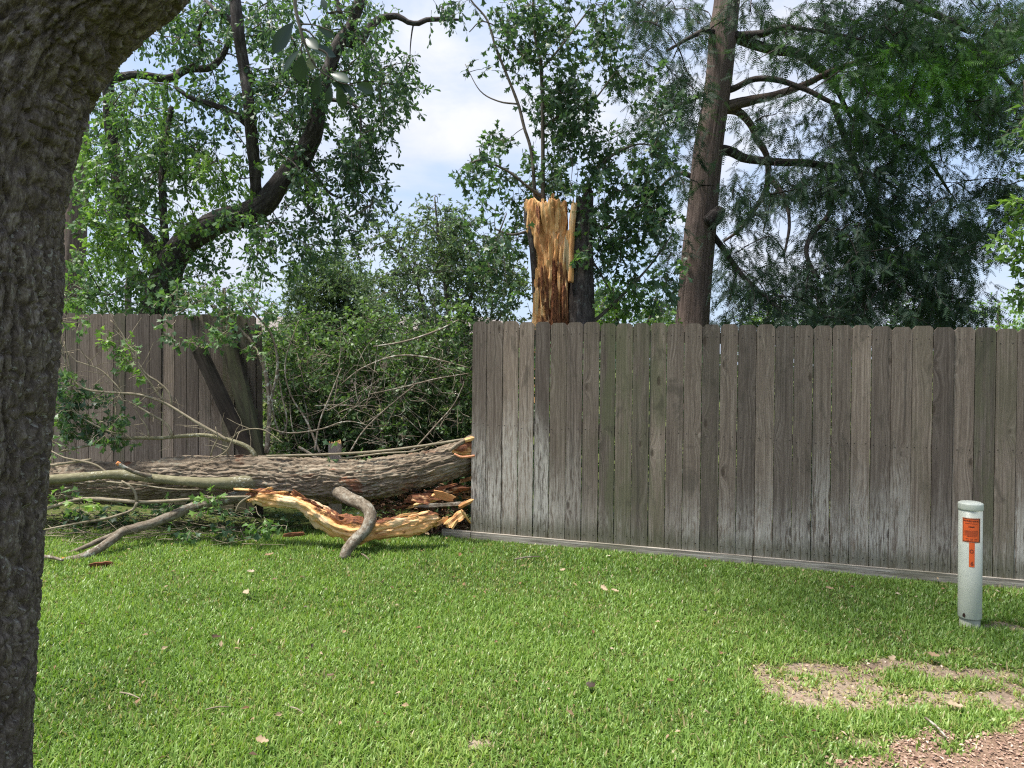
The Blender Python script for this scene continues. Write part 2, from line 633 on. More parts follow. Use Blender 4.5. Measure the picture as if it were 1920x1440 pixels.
def fence_mat(name, k=1.0, sunpatch_bleach=1.0):
    m, nt, bs, out = newmat(name)
    tcn = N(nt, 'ShaderNodeTexCoord')
    co = tcn.outputs['Object']
    rnd = N(nt, 'ShaderNodeObjectInfo').outputs['Random']
    sep0 = N(nt, 'ShaderNodeSeparateXYZ', i0=co)
    off = N(nt, 'ShaderNodeCombineXYZ', X=mth(nt, 'MULTIPLY', rnd, 61.0), Y=mth(nt, 'MULTIPLY', rnd, 17.0), Z=mth(nt, 'MULTIPLY', rnd, 233.0)).outputs[0]
    v = vadd(nt, co, off)
    # knots
    vo = N(nt, 'ShaderNodeTexVoronoi', dict(feature='F1'), Vector=vmul(nt, v, (7.0, 0.0, 2.6)), Scale=1.0, Randomness=1.0)
    kd = vo.outputs['Distance']
    gate = smooth(nt, N(nt, 'ShaderNodeSeparateColor', i0=vo.outputs['Color']).outputs[0], .40, .44)
    vo2 = vmul(nt, v, (1, 0, 1))
    pull = mth(nt, 'MULTIPLY', mth(nt, 'EXPONENT', mth(nt, 'MULTIPLY', kd, -5.5)), gate)
    sx = N(nt, 'ShaderNodeSeparateXYZ', i0=v)
    wob = noise(nt, vmul(nt, v, (3, 0, 1.4)), 1.0, 2)
    g = mth(nt, 'ADD', mth(nt, 'ADD', sx.outputs[0], mth(nt, 'MULTIPLY', pull, .10)), mth(nt, 'MULTIPLY', wob, .012))
    gv = N(nt, 'ShaderNodeCombineXYZ', X=mth(nt, 'MULTIPLY', g, 75.0), Y=0.0, Z=mth(nt, 'MULTIPLY', sx.outputs[2], 1.4)).outputs[0]
    grain = noise(nt, gv, 1.0, 5, .62, .2)
    fv = N(nt, 'ShaderNodeCombineXYZ', X=mth(nt, 'MULTIPLY', sx.outputs[0], 330.0), Y=0.0, Z=mth(nt, 'MULTIPLY', sx.outputs[2], 14.0)).outputs[0]
    fine = noise(nt, fv, 1.0, 4, .7)
    blot = noise(nt, vmul(nt, v, (9, 0, 1.7)), 1.0, 5, .65, .6)
    c = ramp(nt, mth(nt, 'ADD', mth(nt, 'MULTIPLY', grain, .62), mth(nt, 'MULTIPLY', fine, .38)),
             [(.33, (.080 * k, .063 * k, .052 * k)), (.50, (.167 * k, .136 * k, .114 * k)), (.67, (.298 * k, .256 * k, .220 * k))])
    c = mixc(nt, mth(nt, 'MULTIPLY', smooth(nt, blot, .48, .75), .55), c, (.110 * k, .088 * k, .074 * k))
    # board to board difference
    w1 = N(nt, 'ShaderNodeTexWhiteNoise', dict(noise_dimensions='1D'), W=mth(nt, 'MULTIPLY', rnd, 991.0))
    w2 = N(nt, 'ShaderNodeSeparateColor', i0=w1.outputs['Color'])
    c = mixc(nt, 1.0, c, ramp(nt, w2.outputs[0], [(0, (.62, .61, .62)), (.35, (.88, .86, .85)), (.7, (1.02, .99, .96)), (1, (1.34, 1.29, 1.24))]), 'MULTIPLY')
    green = mth(nt, 'MULTIPLY', smooth(nt, w2.outputs[1], .72, 1.0), mth(nt, 'MULTIPLY', smooth(nt, blot, .35, .6), .6))
    c = mixc(nt, green, c, (.105, .115, .060))
    # light patches painted low on the boards, mixed with rain-splash bleaching
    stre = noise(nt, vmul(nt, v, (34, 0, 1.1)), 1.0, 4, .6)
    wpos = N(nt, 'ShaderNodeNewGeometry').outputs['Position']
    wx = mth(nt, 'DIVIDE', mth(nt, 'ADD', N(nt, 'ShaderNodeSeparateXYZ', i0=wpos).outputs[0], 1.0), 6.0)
    wside = ramp(nt, wx, [(.09, 1.0), (.20, .98), (.28, .55), (.36, .20), (.48, .20), (.56, .58), (.66, .66), (.76, .42), (.85, .30)])  # where along the fence the painted light patches reach highest
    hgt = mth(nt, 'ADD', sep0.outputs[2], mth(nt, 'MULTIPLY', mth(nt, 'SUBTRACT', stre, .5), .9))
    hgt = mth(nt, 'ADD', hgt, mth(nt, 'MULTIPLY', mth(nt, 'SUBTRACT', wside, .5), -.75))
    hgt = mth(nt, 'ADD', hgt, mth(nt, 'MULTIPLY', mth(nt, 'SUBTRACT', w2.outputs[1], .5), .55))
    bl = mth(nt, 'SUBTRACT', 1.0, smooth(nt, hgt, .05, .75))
    flake = noise(nt, vmul(nt, v, (70, 0, 9)), 1.0, 5, .75, .4)
    own = ramp(nt, w2.outputs[2], [(0, .40), (.5, .85), (1, 1.0)])
    bl = mth(nt, 'MULTIPLY', mth(nt, 'MULTIPLY', bl, own), mth(nt, 'MULTIPLY', smooth(nt, mth(nt, 'ADD', mth(nt, 'MULTIPLY', stre, .6), mth(nt, 'ADD', mth(nt, 'MULTIPLY', flake, 1.1), mth(nt, 'MULTIPLY', grain, .5))), .93, 1.20), .9 * sunpatch_bleach))
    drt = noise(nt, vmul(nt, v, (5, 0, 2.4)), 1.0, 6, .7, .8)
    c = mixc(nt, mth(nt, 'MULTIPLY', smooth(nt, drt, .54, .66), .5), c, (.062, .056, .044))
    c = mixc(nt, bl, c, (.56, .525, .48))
    vst = noise(nt, vmul(nt, v, (24, 0, .55)), 1.0, 5, .65, .3)
    c = mixc(nt, mth(nt, 'MULTIPLY', smooth(nt, vst, .55, .68), .5), c, (.050, .044, .038))
    low = mth(nt, 'SUBTRACT', 1.0, smooth(nt, mth(nt, 'ADD', sep0.outputs[2], mth(nt, 'MULTIPLY', stre, -.25)), -.08, .10))
    c = mixc(nt, mth(nt, 'MULTIPLY', low, .65), c, (.085, .085, .05))
    # knot heart and rim
    kn = mth(nt, 'MULTIPLY', mth(nt, 'SUBTRACT', 1.0, smooth(nt, mth(nt, 'ADD', kd, mth(nt, 'MULTIPLY', fine, .06)), .10, .17)), gate)
    c = mixc(nt, mth(nt, 'MULTIPLY', kn, .8), c, (.062, .046, .034))
    hh = mth(nt, 'SUBTRACT', mth(nt, 'ADD', mth(nt, 'MULTIPLY', grain, .8), mth(nt, 'MULTIPLY', fine, .5)), mth(nt, 'MULTIPLY', kn, .4))
    setin(nt, bs, Base_Color=c, Roughness=.88, Normal=bump(nt, hh, .005, .8))
    bs.inputs['Specular IOR Level'].default_value = .2
    return m


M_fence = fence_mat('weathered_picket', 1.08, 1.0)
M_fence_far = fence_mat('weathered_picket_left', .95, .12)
M_board = fence_mat('broken_board_wood', .20, .0)
M_post = fence_mat('fence_frame_wood', .6, .0)
M_stub = fence_mat('sunpatch_bleached_board_wood', 2.3, .9)
def kick_mat():
    m, nt, bs, out = newmat('kickboard_wood')
    co = N(nt, 'ShaderNodeTexCoord').outputs['Object']
    n = noise(nt, vmul(nt, co, (3, 40, 90)), 1.0, 5, .65, .3)
    n2 = noise(nt, vmul(nt, co, (1.3, 4, 6)), 1.0, 3)
    c = ramp(nt, n, [(.36, (.17, .145, .12)), (.5, (.32, .285, .24)), (.64, (.47, .435, .38))])
    c = mixc(nt, mth(nt, 'MULTIPLY', smooth(nt, n2, .5, .65), .6), c, (.13, .12, .075))
    setin(nt, bs, Base_Color=c, Roughness=.88, Normal=bump(nt, n, .004, .8))
    return m


M_kick = kick_mat()
M_nail = plain('nail_rust', (.02, .016, .014), .7)
M_pvc = plain('marker_pvc', (.50, .525, .46), .42, .05, 6)
M_pvc_old = plain('marker_sleeve', (.25, .27, .20), .6, .25, 30)
M_orange = plain('orange_sticker', (.80, .125, .025), .5, .06, 30)
M_stickedge = plain('sticker_border', (.72, .40, .28), .5, .05, 30)
M_ink = plain('black_ink', (.03, .012, .010), .5)
M_redink = plain('dark_red_ink', (.20, .035, .018), .5)
M_roof = plain('roof_shingle', (.19, .165, .15), .9, .3, 9)
M_wall = plain('pink_brick_wall', (.42, .29, .25), .85, .15, 14)
M_white = plain('white_eave', (.62, .60, .56), .6, .05)
M_deadleaf = leaf_mat('dead_leaf', [(0, (.035, .024, .018)), (.35, (.18, .09, .045)), (.65, (.33, .23, .13)), (1, (.44, .37, .27))], .6, .15, (1, 1, 1))
M_chip = leaf_mat('mulch_chip', [(0, (.15, .083, .058)), (.4, (.32, .200, .145)), (.8, (.47, .325, .25)), (1, (.60, .47, .38))], .8, .0, (1, 1, 1))
M_salmon = plain('fresh_salmon_wood', (.62, .27, .14), .75, .25, 40, .003)
M_orangecut = plain('orange_cut_end', (.62, .24, .085), .8, .35, 60, .004)


# ------------------------------------------------------------------ masks on the lawn
def ell_mask(x, y, spec, ns=1.6, amp=.9, seed=3):
    p = np.stack([x * ns * 2, y * ns * 2, np.zeros_like(x)], 1)
    n = fbm(p, 5, seed) - .5
    r = np.zeros_like(x)
    for cx, cy, rx, ry, w in spec:
        d = np.sqrt(((x - cx) / rx) ** 2 + ((y - cy) / ry) ** 2)
        r = np.maximum(r, w * sst(1.0 - d + n * amp * 2.0, -.05, .45))
    return r


def gp(px, py):
    g = G(px, py)
    return g[0], g[1]


DIRT = []
for px, py, rx, ry, w in ((1590, 1255, .34, .10, 1.0), (1690, 1250, .42, .16, .95), (1780, 1262, .40, .17, .9), (1640, 1300, .45, .12, .85), (1820, 1305, .35, .12, .8),
                          (1560, 1320, .25, .08, .8), (1770, 1225, .25, .08, .7),
                          (1840, 1175, .22, .10, .8), (1795, 1165, .10, .07, .8), (895, 1395, .20, .06, .55), (1660, 1395, .22, .06, .5),
                          (1500, 1270, .3, .12, .45)):
    cx, cy = gp(px, py)
    DIRT.append((cx, cy, rx, ry, w))
MULCH = []
for px, py, rx, ry, w in ((1830, 1445, .42, .16, 1.0), (1720, 1412, .16, .10, .9), (1760, 1385, .10, .06, .8), (1650, 1436, .3, .05, .7), (1930, 1420, .3, .2, 1.0), (2100, 1420, .6, .3, 1.0)):
    cx, cy = gp(px, py)
    MULCH.append((cx, cy, rx, ry, w))


def dirt_at(x, y):
    m = ell_mask(x, y, DIRT, 1.9, 1.5, 3)
    f = fbm(np.stack([x * 13, y * 16, 0 * x], 1), 3, 77)
    return np.clip(m * (.45 + 1.4 * sst(f, .33, .56)), 0, 1)


def mulch_at(x, y):
    return ell_mask(x, y, MULCH, 1.9, .8, 9)


# ------------------------------------------------------------------ ground
def build_ground():
    xs = np.concatenate([[-900, -200, -60, -25, -14], np.arange(-9, 9.01, .06), [14, 25, 60, 200, 900]])
    ys = np.concatenate([[-900, -200, -60, -20, -8, -2, 0], np.arange(1, 9.51, .06), [12, 16, 25, 60, 200, 900]])
    X, Y = np.meshgrid(xs, ys)
    x, y = X.ravel(), Y.ravel()
    near = (np.abs(x) < 9.1) & (y > .9) & (y < 9.6)
    z = gz(x, y)
    q = np.stack([x * 2.2, y * 2.2, 0 * x], 1)
    z = z + np.where(near, (fbm(q, 4, 2) - .5) * .035, 0)
    d = dirt_at(x, y) * near
    mu = mulch_at(x, y) * near
    z = z - .012 * d * near + mu * .012
    mb = MB()
    nx, ny = len(xs), len(ys)
    i = (np.arange(ny - 1)[:, None] * nx + np.arange(nx - 1)[None]).ravel()
    mb.add(np.stack([x, y, z], 1), [np.stack([i, i + 1, i + nx + 1, i + nx], 1)], bark=np.stack([d, mu, 0 * d], 1))
    m, nt, bs, out = newmat('lawn_soil')
    co = N(nt, 'ShaderNodeNewGeometry').outputs['Position']
    at = N(nt, 'ShaderNodeSeparateXYZ', i0=attr(nt, 'bark').outputs['Vector'])
    a = noise(nt, co, 45, 5, .7)
    b = noise(nt, co, 2.2, 3)
    th = ramp(nt, a, [(.3, (.040, .055, .016)), (.55, (.10, .125, .036)), (.75, (.20, .19, .08))])
    di = ramp(nt, mth(nt, 'ADD', mth(nt, 'MULTIPLY', a, .6), mth(nt, 'MULTIPLY', b, .4)), [(.36, (.15, .105, .075)), (.5, (.29, .222, .165)), (.64, (.43, .35, .27))])
    mc = ramp(nt, noise(nt, co, 70, 3, .8), [(.3, (.13, .080, .055)), (.6, (.33, .225, .16))])
    c = mixc(nt, smooth(nt, mth(nt, 'ADD', at.outputs[0], mth(nt, 'MULTIPLY', mth(nt, 'SUBTRACT', a, .5), .5)), .25, .55), th, di)
    c = mixc(nt, smooth(nt, at.outputs[1], .2, .5), c, mc)
    setin(nt, bs, Base_Color=c, Roughness=.95, Normal=bump(nt, a, .02, 1.0))
    bs.inputs['Specular IOR Level'].default_value = .1
    o = bpy.data.objects.new('ground', mb.mesh('ground', m))
    COL.objects.link(o)
    o['kind'] = 'structure'
    o['label'] = 'lawn ground with bare sandy patches and a bit of mulch'


def build_grass():
    rng = np.random.default_rng(21)
    pos = []
    y0 = 2.35
    for (ya, yb, dens) in ((2.35, 3.6, 13500), (3.6, 4.8, 11500), (4.8, 6.4, 8500), (6.4, 7.3, 3500)):
        half = yb * .735 + 1.5
        n = int(dens * (yb - ya) * half * 2)
        x = rng.uniform(-half, half, n)
        y = rng.uniform(ya, yb, n)
        fy = fence_y(x)
        k = (y < fy - .035) & ((x > -.42) | (y < 6.22 + .25 * rng.random(n) - .12))
        k &= np.abs(x) < (y * .735 + 1.5)
        pos.append(np.stack([x[k], y[k]], 1))
    p = np.concatenate(pos)
    x, y = p[:, 0], p[:, 1]
    d = dirt_at(x, y)
    mu = mulch_at(x, y)
    q = np.stack([x * 3.1, y * 3.1, 0 * x], 1)
    clump = fbm(q, 4, 8)
    keep = rng.random(len(x)) > np.clip(d * .90 + mu * .985, 0, .988)
    keep &= rng.random(len(x)) < .62 + 1.0 * clump
    tx = gp(-152, 1730)
    keep &= ((x - tx[0]) ** 2 + (y - tx[1]) ** 2) > .32 ** 2
    x, y, d, mu, clump = x[keep], y[keep], d[keep], mu[keep], clump[keep]
    n = len(x)
    z = gz(x, y) + (fbm(np.stack([x * 2.2, y * 2.2, 0 * x], 1), 4, 2) - .5) * .035 - .006
    edge = np.clip((fence_y(x) - y) / .25, 0, 1)
    patch = fbm(np.stack([x * .9, y * .9, 0 * x], 1), 3, 31)
    h = rng.uniform(.016, .043, n) * (.75 + .7 * clump) * (1 - .35 * d) * (1 - .25 * (1 - edge))
    az = rng.uniform(0, 2 * np.pi, n)
    lean = rng.uniform(.15, 1.5, n) ** 1.0
    w = rng.uniform(.0024, .0046, n)
    lean = lean + .7 * d
    dr = np.stack([np.cos(az), np.sin(az), 0 * az], 1)
    sd = np.stack([-np.sin(az + rng.normal(size=n) * .5), np.cos(az), 0 * az], 1)
    b = np.stack([x, y, z], 1)
    up = np.array([0, 0, 1.])
    l1 = np.clip(lean * .45, 0, 1.1)[:, None]
    l2 = np.clip(lean, 0, 1.75)[:, None]
    hm = h[:, None]
    mid = b + (up * np.cos(l1) + dr * np.sin(l1)) * hm * .55
    tip = mid + (up * np.cos(l2) + dr * np.sin(l2)) * hm * .65
    ww = w[:, None]
    V = np.stack([b - sd * ww * .7, b + sd * ww * .7, mid + sd * ww, mid - sd * ww, tip], 1).reshape(-1, 3)
    base = np.arange(n) * 5
    t = .42 + .45 * (clump - .5) + .60 * (patch - .5) + rng.normal(size=n) * .15
    t = np.clip(t, 0, .80)
    straw = rng.random(n) < (.05 + .75 * d + .07 * (clump < .4) + .2 * mu)
    t = np.where(straw, rng.uniform(.84, 1.0, n), t)
    mb = MB()
    mb.add(V, [np.stack([base, base + 1, base + 2, base + 3], 1), np.stack([base + 3, base + 2, base + 4], 1)], tint=np.repeat(t, 5))
    o = bpy.data.objects.new('grass', mb.mesh('grass', M_grass))
    COL.objects.link(o)
    o['kind'] = 'stuff'
    o['label'] = 'short coarse green lawn grass thinning out around bare soil'
    print('grass blades', n)


def build_mulch():
    rng = np.random.default_rng(5)
    n = 60000
    x = rng.uniform(1.0, 4.2, n)
    y = rng.uniform(2.3, 4.4, n)
    k = rng.random(n) < mulch_at(x, y) * .9 + dirt_at(x, y) * .06
    x, y = x[k], y[k]
    n = len(x)
    z = gz(x, y) + (fbm(np.stack([x * 2.2, y * 2.2, 0 * x], 1), 4, 2) - .5) * .035 + rng.uniform(.004, .022, n)
    L = rng.uniform(.008, .024, n)
    mb = MB()
    dd = rdir(n, rng)
    dd[:, 2] *= .35
    nn = rdir(n, rng) * .35 + np.array([0, 0, 1.])
    leaves(mb, np.stack([x, y, z], 1), dd, nn, L, L * rng.uniform(.4, .8, n), 'lance', np.clip(rng.normal(.5, .25, n), 0, 1))
    o = bpy.data.objects.new('wood_mulch', mb.mesh('wood_mulch', M_chip, False))
    COL.objects.link(o)
    o['kind'] = 'stuff'
    o['label'] = 'pinkish wood mulch chips at the lower right corner of the lawn'


# ------------------------------------------------------------------ fence
def box_local(mb, x0, x1, y0, y1, z0, z1):
    V = [(x0, y0, z0), (x1, y0, z0), (x1, y1, z0), (x0, y1, z0), (x0, y0, z1), (x1, y0, z1), (x1, y1, z1), (x0, y1, z1)]
    mb.add(V, [[[0, 1, 5, 4], [1, 2, 6, 5], [2, 3, 7, 6], [3, 0, 4, 7], [4, 5, 6, 7], [3, 2, 1, 0]]])


def local_obj(name, mb, mat, parent, loc, rot=(0, 0, 0), smooth=False):
    o = bpy.data.objects.new(name, mb.mesh(name, mat, smooth))
    COL.objects.link(o)
    o.parent = parent
    o.location = loc
    o.rotation_euler = rot
    return o


def build_fence(name, bounds, ytop, ybot, lean, mat, label, rails, posts, kick, seed, nailrows):
    rng = np.random.default_rng(seed)
    sA, zA = onfence(bounds[0], ybot(bounds[0]))
    root = thing(name, (FA[0] + FU[0] * sA, FA[1] + FU[1] * sA, zA), label, 'fence')
    root.rotation_euler = (0, 0, FANG)

    def loc(s, z, y=0.0):
        return (s - sA, y, z - zA)
    TH = .017
    nails = MB()
    for i in range(len(bounds) - 1):
        a, b = bounds[i], bounds[i + 1]
        m = (a + b) / 2
        yt = ytop(m) + rng.normal() * 1.1
        yb = ybot(m)
        g = .42 + .8 * rng.uniform(0, 1) ** 3
        tl = onfence(a + g, yt + 40)
        tr = onfence(b - g, yt + 40)
        bl = onfence(a + g + lean(a), yb)
        br = onfence(b - g + lean(b), yb)
        zt = onfence(m, yt)[1]
        sc = (bl[0] + br[0]) / 2
        z0 = (bl[1] + br[1]) / 2
        H = zt - z0
        # straight edges carried on to the very top
        kx = (tl[0] - bl[0]) / (tl[1] - bl[1])
        xl0, xr0 = bl[0] - sc, br[0] - sc
        xl1, xr1 = xl0 + kx * H, xl0 + kx * H + (tr[0] - tl[0])
        c = .022 + rng.uniform(0, .006)
        c2 = c * rng.uniform(.85, 1.2)
        prof = [(xl0, 0), (xr0, 0), (xr1 - kx * c, H - c2 * 1.0), (xr1 - c * .95, H), (xl1 + c * .95, H), (xl1 - kx * c, H - c * 1.0)]
        yo = rng.uniform(-.003, .003)
        # a few rows up the board so that it can cup and bow slightly
        V, n = [], len(prof)
        for yy in (0.0, TH):
            V += [(px_, yy + yo, pz) for px_, pz in prof]
        F4 = [[j, (j + 1) % n, (j + 1) % n + n, j + n] for j in range(n)]
        mb = MB()
        mb.add(V, [F4, [list(range(n))[::1]], [list(range(n, 2 * n))[::-1]]])
        o = local_obj('picket', mb, mat, root, loc(sc, z0))
        o.rotation_euler = (rng.normal() * .0015, 0, rng.normal() * .012)
        for fr in nailrows:
            zc = z0 + H * fr + rng.normal() * .006
            for fx in (.2, .8):
                xc = sc + xl0 + (xr0 - xl0) * (fx + rng.normal() * .05) + kx * H * fr
                r = .0048
                aa = np.linspace(0, 2 * np.pi, 6, endpoint=False)
                cx, cz = xc - sA, zc - zA
                nails.add(np.stack([cx + r * np.cos(aa), np.full(6, -.0045), cz + r * np.sin(aa)], 1), [[[0, 1, 2, 3, 4, 5]]])
    o = local_obj('nail_heads', nails, M_nail, root, (0, 0, 0))
    o['kind'] = 'stuff'
    for (x0, x1, fr) in rails:
        s0, zt0 = onfence(x0, ytop(x0) + (ybot(x0) - ytop(x0)) * fr)
        s1, zt1 = onfence(x1, ytop(x1) + (ybot(x1) - ytop(x1)) * fr)
        ln = math.hypot(s1 - s0, zt1 - zt0)
        mb = MB()
        box_local(mb, 0, ln, 0, .038, -.044, .044)
        local_obj('rail', mb, M_post, root, loc(s0, zt0, TH + .008), (0, -math.atan2(zt1 - zt0, s1 - s0), 0))
    for x0 in posts:
        s0, zt = onfence(x0, ytop(x0) + 18)
        zb = onfence(x0, ybot(x0) + 25)[1]
        mb = MB()
        box_local(mb, -.045, .045, 0, .09, zb - .3, zt)
        local_obj('post', mb, M_post, root, (s0 - sA, TH + .052, -zA))
    for (x0, x1) in kick:
        s0, z0 = onfence(x0, ybot(x0) + 4)
        s1, z1 = onfence(x1, ybot(x1) + 4)
        ln = math.hypot(s1 - s0, z1 - z0) - .004
        mb = MB()
        box_local(mb, 0, ln, -.012, .030, -.11, .022)
        local_obj('kickboard', mb, M_kick, root, loc(s0, z0, -.012), (0, -math.atan2(z1 - z0, s1 - s0), 0))
    return root


RB = [886, 913, 943, 973, 1003, 1032, 1063, 1093, 1125, 1155, 1187, 1218.5, 1250.5, 1283, 1317, 1350.5, 1384, 1418.5, 1453.5, 1489, 1525, 1561.5, 1597, 1635, 1672, 1711, 1750, 1789, 1828.5, 1868.6, 1908, 1948, 1989, 2030, 2072, 2115, 2158, 2202, 2247, 2292, 2338, 2385, 2432, 2480]
LB = [-180, -158, -136, -114, -92.5, -71, -49, -27.5, -6, 16, 37.5, 59, 80.5, 102, 123, 144.5, 167, 190, 213, 235, 257.5, 280.5, 303.5, 327, 350, 373, 395, 418, 440.5, 463, 478]


# ------------------------------------------------------------------ trees
def disp_oak(q, r):
    """interlacing vertical ridges broken into short plates by cross cracks"""
    w = q + (np.stack([fbm(q * 11, 3, 5), fbm(q * 11, 3, 25), fbm(q * 11, 3, 45)], 1) - .5) * .05
    ver = sst(np.abs(2 * fbm(w * np.array([30, 30, 4.2]), 3, 51) - 1), .0, .22)
    cro = sst(np.abs(2 * fbm(w * np.array([13, 13, 30.]), 2, 61) - 1), .0, .14)
    g1, g2 = worley(w * np.array([85, 85, 40.]), 14)
    return .024 * ver * (.60 + .40 * cro) + .0036 * sst(g2 - g1, .0, .4) + .008 * (fbm(q * np.array([5, 5, 2.]), 3, 9) - .5) - .019


def disp_log(q, r):
    w = q + (np.stack([fbm(q * 9, 3, 5), fbm(q * 9, 3, 25), fbm(q * 9, 3, 45)], 1) - .5) * .06
    n = fbm(w * np.array([44, 44, 3.2]), 3, 6)
    rid = np.clip(1 - np.abs(2 * n - 1) * 3.4, 0, 1)
    big = fbm(q * np.array([4, 4, 2.2]), 3, 3) - .5
    f1, f2 = worley(w * np.array([40, 40, 10.]), 8)
    return -.020 * rid + .05 * big + .009 * sst(f2 - f1, 0, .4) - .002


def disp_soft(q, r):
    return (fbm(q * np.array([9, 9, 4.]), 3, 3) - .5) * np.minimum(.3 * r, .03) + (fbm(q * np.array([40, 40, 18.]), 3, 13) - .5) * np.minimum(.22 * r, .012)


def disp_cyp(q, r):
    return (fbm(q * np.array([40, 40, 1.3]), 4, 12) - .5) * .022 + (fbm(q * np.array([4, 4, .9]), 3, 2) - .5) * .06


def disp_dark(q, r):
    n = fbm(q * np.array([24, 24, 5.]), 4, 6)
    return ((1 - np.abs(2 * n - 1) * 2) * .014 + (fbm(q * np.array([3, 3, 1.2]), 3, 3) - .5) * .06) * np.clip(r / .12, .15, 1)


def PX(lst, Y, k=None):
    """pixel path -> 3D points; entries (px, py, r_px[, Y])"""
    pts, rad = [], []
    for e in lst:
        y = e[3] if len(e) > 3 else Y
        pts.append(P(e[0], e[1], y))
        rad.append(e[2] / FPX * y)
    return np.array(pts), np.array(rad)


def clear_of_sun(subs, pt, r):
    """True where a leaf cluster does not stand between the point and the sun"""
    w = subs - pt
    t = w @ SUN_DIR
    return ~((t > 0) & (np.linalg.norm(w - t[:, None] * SUN_DIR, axis=1) < r))


def build_near_oak():
    base = np.array([-1.60, 2.0, gz(-1.6, 2.0) - .03])
    root = thing('oak_tree', base, 'thick rough-barked oak close to the camera at the left edge', 'tree')
    mb = MB()
    Y = 2.0
    pts, rad = PX([(-152, 1790, 205), (-148, 1640, 176), (-141, 1440, 165), (-115, 1000, 163), (-96, 750, 164), (-82, 600, 164), (-80, 450, 164), (-98, 300, 168), (-140, 100, 166), (-190, -150, 155), (-225, -500, 140)], Y)
    tube(mb, pts, rad, seg=380, step=.0052, disp=disp_oak, seed=2)
    mb.build('trunk', M_bark_near, root)
    mb = MB()
    pts, rad = PX([(-80, 640, 130), (-70, 490, 146), (-38, 315, 142), (16, 150, 132), (100, 20, 128), (222, -85, 123), (410, -230, 118), (680, -400, 108), (980, -560, 90)], Y)
    tube(mb, pts, rad, seg=300, step=.006, disp=disp_oak, seed=5)
    mb.build('limb', M_bark_near, root)
    # high limbs and the part of the crown that spreads over the right of the lawn
    rng = np.random.default_rng(12)
    start = pts[-1]
    skel = []
    for path in ([start, (1.4, 2.6, 4.2), (1.0, 3.8, 5.2), (.6, 5.0, 5.9), (.4, 6.2, 6.4)], [(1.0, 3.8, 5.2), (1.9, 4.4, 5.8), (2.4, 5.2, 6.2)], [(1.2, 3.2, 4.8), (.0, 3.9, 5.6), (-.6, 5.0, 6.2)]):
        m2 = MB()
        pth = np.array([np.asarray(q, float) for q in path])
        skel += list(tube(m2, pth, np.linspace(.085, .03, len(pth)), 14, .08, disp_dark))
        m2.build('limb', M_bark_near, root)
    n = 230
    subs = np.stack([rng.uniform(-.9, 2.7, n), rng.uniform(3.6, 6.9, n), rng.uniform(5.3, 7.2, n)], 1)
    subs[:, 2] = np.maximum(subs[:, 2], 1.69 + .518 * subs[:, 1] + 1.2)
    ok = clear_of_sun(subs, P(1030, 460, 7.5), .8)
    subs = subs[ok]
    n = len(subs)
    lf, tw = MB(), MB()
    attach(tw, skel, subs, rng, .014, .004, .03)
    spray_cluster(lf, tw, subs, np.full(n, .35), rng, .30, 6, 9, (.06, .10), .45, 'obov', .3)
    cards('crown', root, lf, tw, M_oakleaf, M_twig)
    # hanging twig near the camera with large leaves
    Yt = 1.55
    mb = MB()
    pts, rad = PX([(620, -480, 9, 1.95), (585, -250, 6, 1.7), (556, -60, 4.2), (553, 0, 3.6), (557, 30, 3.3), (563, 53, 3), (568, 72, 2.8), (578, 85, 2.4), (612, 100, 2), (617, 133, 1.6)], Yt)
    tube(mb, pts, rad, seg=8, step=.01, disp=disp_soft)
    for path in ([(563, 53, 2), (580, 60, 1.7), (592, 75, 1.3)], [(568, 72, 2), (578, 100, 1.6), (592, 124, 1.5), (610, 140, 1.3), (640, 156, 1.2), (668, 160, 1)], [(560, 45, 1.8), (590, 47, 1.3), (625, 60, 1)],
                 [(568, 72, 1.6), (565, 88, 1.3), (566, 102, 1)]):
        p, r = PX(path, Yt)
        tube(mb, p, r, seg=6, step=.01)
    br = mb.build('branch', M_twig, root)
    LV = [(549, 42, 511, 99, 23, .2), (563, 93, 528, 134, 16, .1), (567, 103, 560, 152, 22, .3), (587, 107, 582, 131, 16, .95), (600, 142, 588, 183, 17, .1), (620, 160, 615, 196, 12, .25), (633, 160, 645, 206, 17, .35),
          (620, 138, 655, 151, 17, .5), (578, 87, 631, 103, 20, .15), (623, 155, 658, 170, 17, .4), (668, 158, 702, 171, 17, .55), (604, -3, 610, 16, 10, .7), (574, 72, 595, 90, 16, .3), (640, 156, 668, 182, 15, .3), (596, 52, 628, 68, 14, .4)]
    rng = np.random.default_rng(2)
    for (x0, y0, x1, y1, w, tn) in LV:
        ya = Yt + rng.normal() * .01
        a = P(x0, y0, ya)
        b = P(x1, y1, ya + rng.uniform(-.02, .03))
        d = b - a
        L = np.linalg.norm(d)
        d /= L
        nrm = np.array([rng.normal() * .3, -1, .3 + rng.normal() * .3])
        s = unit(np.cross(d, nrm))
        nn = np.cross(s, d)
        W = w / FPX * Yt * .62
        ts = np.linspace(0, 1, 9)
        prof = np.array([0.02, .38, .66, .86, .98, 1.0, .86, .55, .03])
        V = []
        for t, p in zip(ts, prof):
            c = a + d * L * t + nn * (-.10 * L * t * t)
            for q in (-1, 0, 1):
                V.append(c + s * q * W * p + nn * abs(q) * W * .28 * p)
        f = [[3 * i + j, 3 * i + j + 1, 3 * i + j + 4, 3 * i + j + 3] for i in range(8) for j in range(2)]
        mb = MB()
        mb.add(V, [f], tint=tn)
        mb.build('leaf', M_nearleaf, br)


def cards(name, root, lf, tw, leafmat, twigmat):
    o = lf.build('crown', leafmat, root, smooth=False)
    o['kind'] = 'stuff'
    o = tw.build('twigs', twigmat, root)
    o['kind'] = 'stuff'


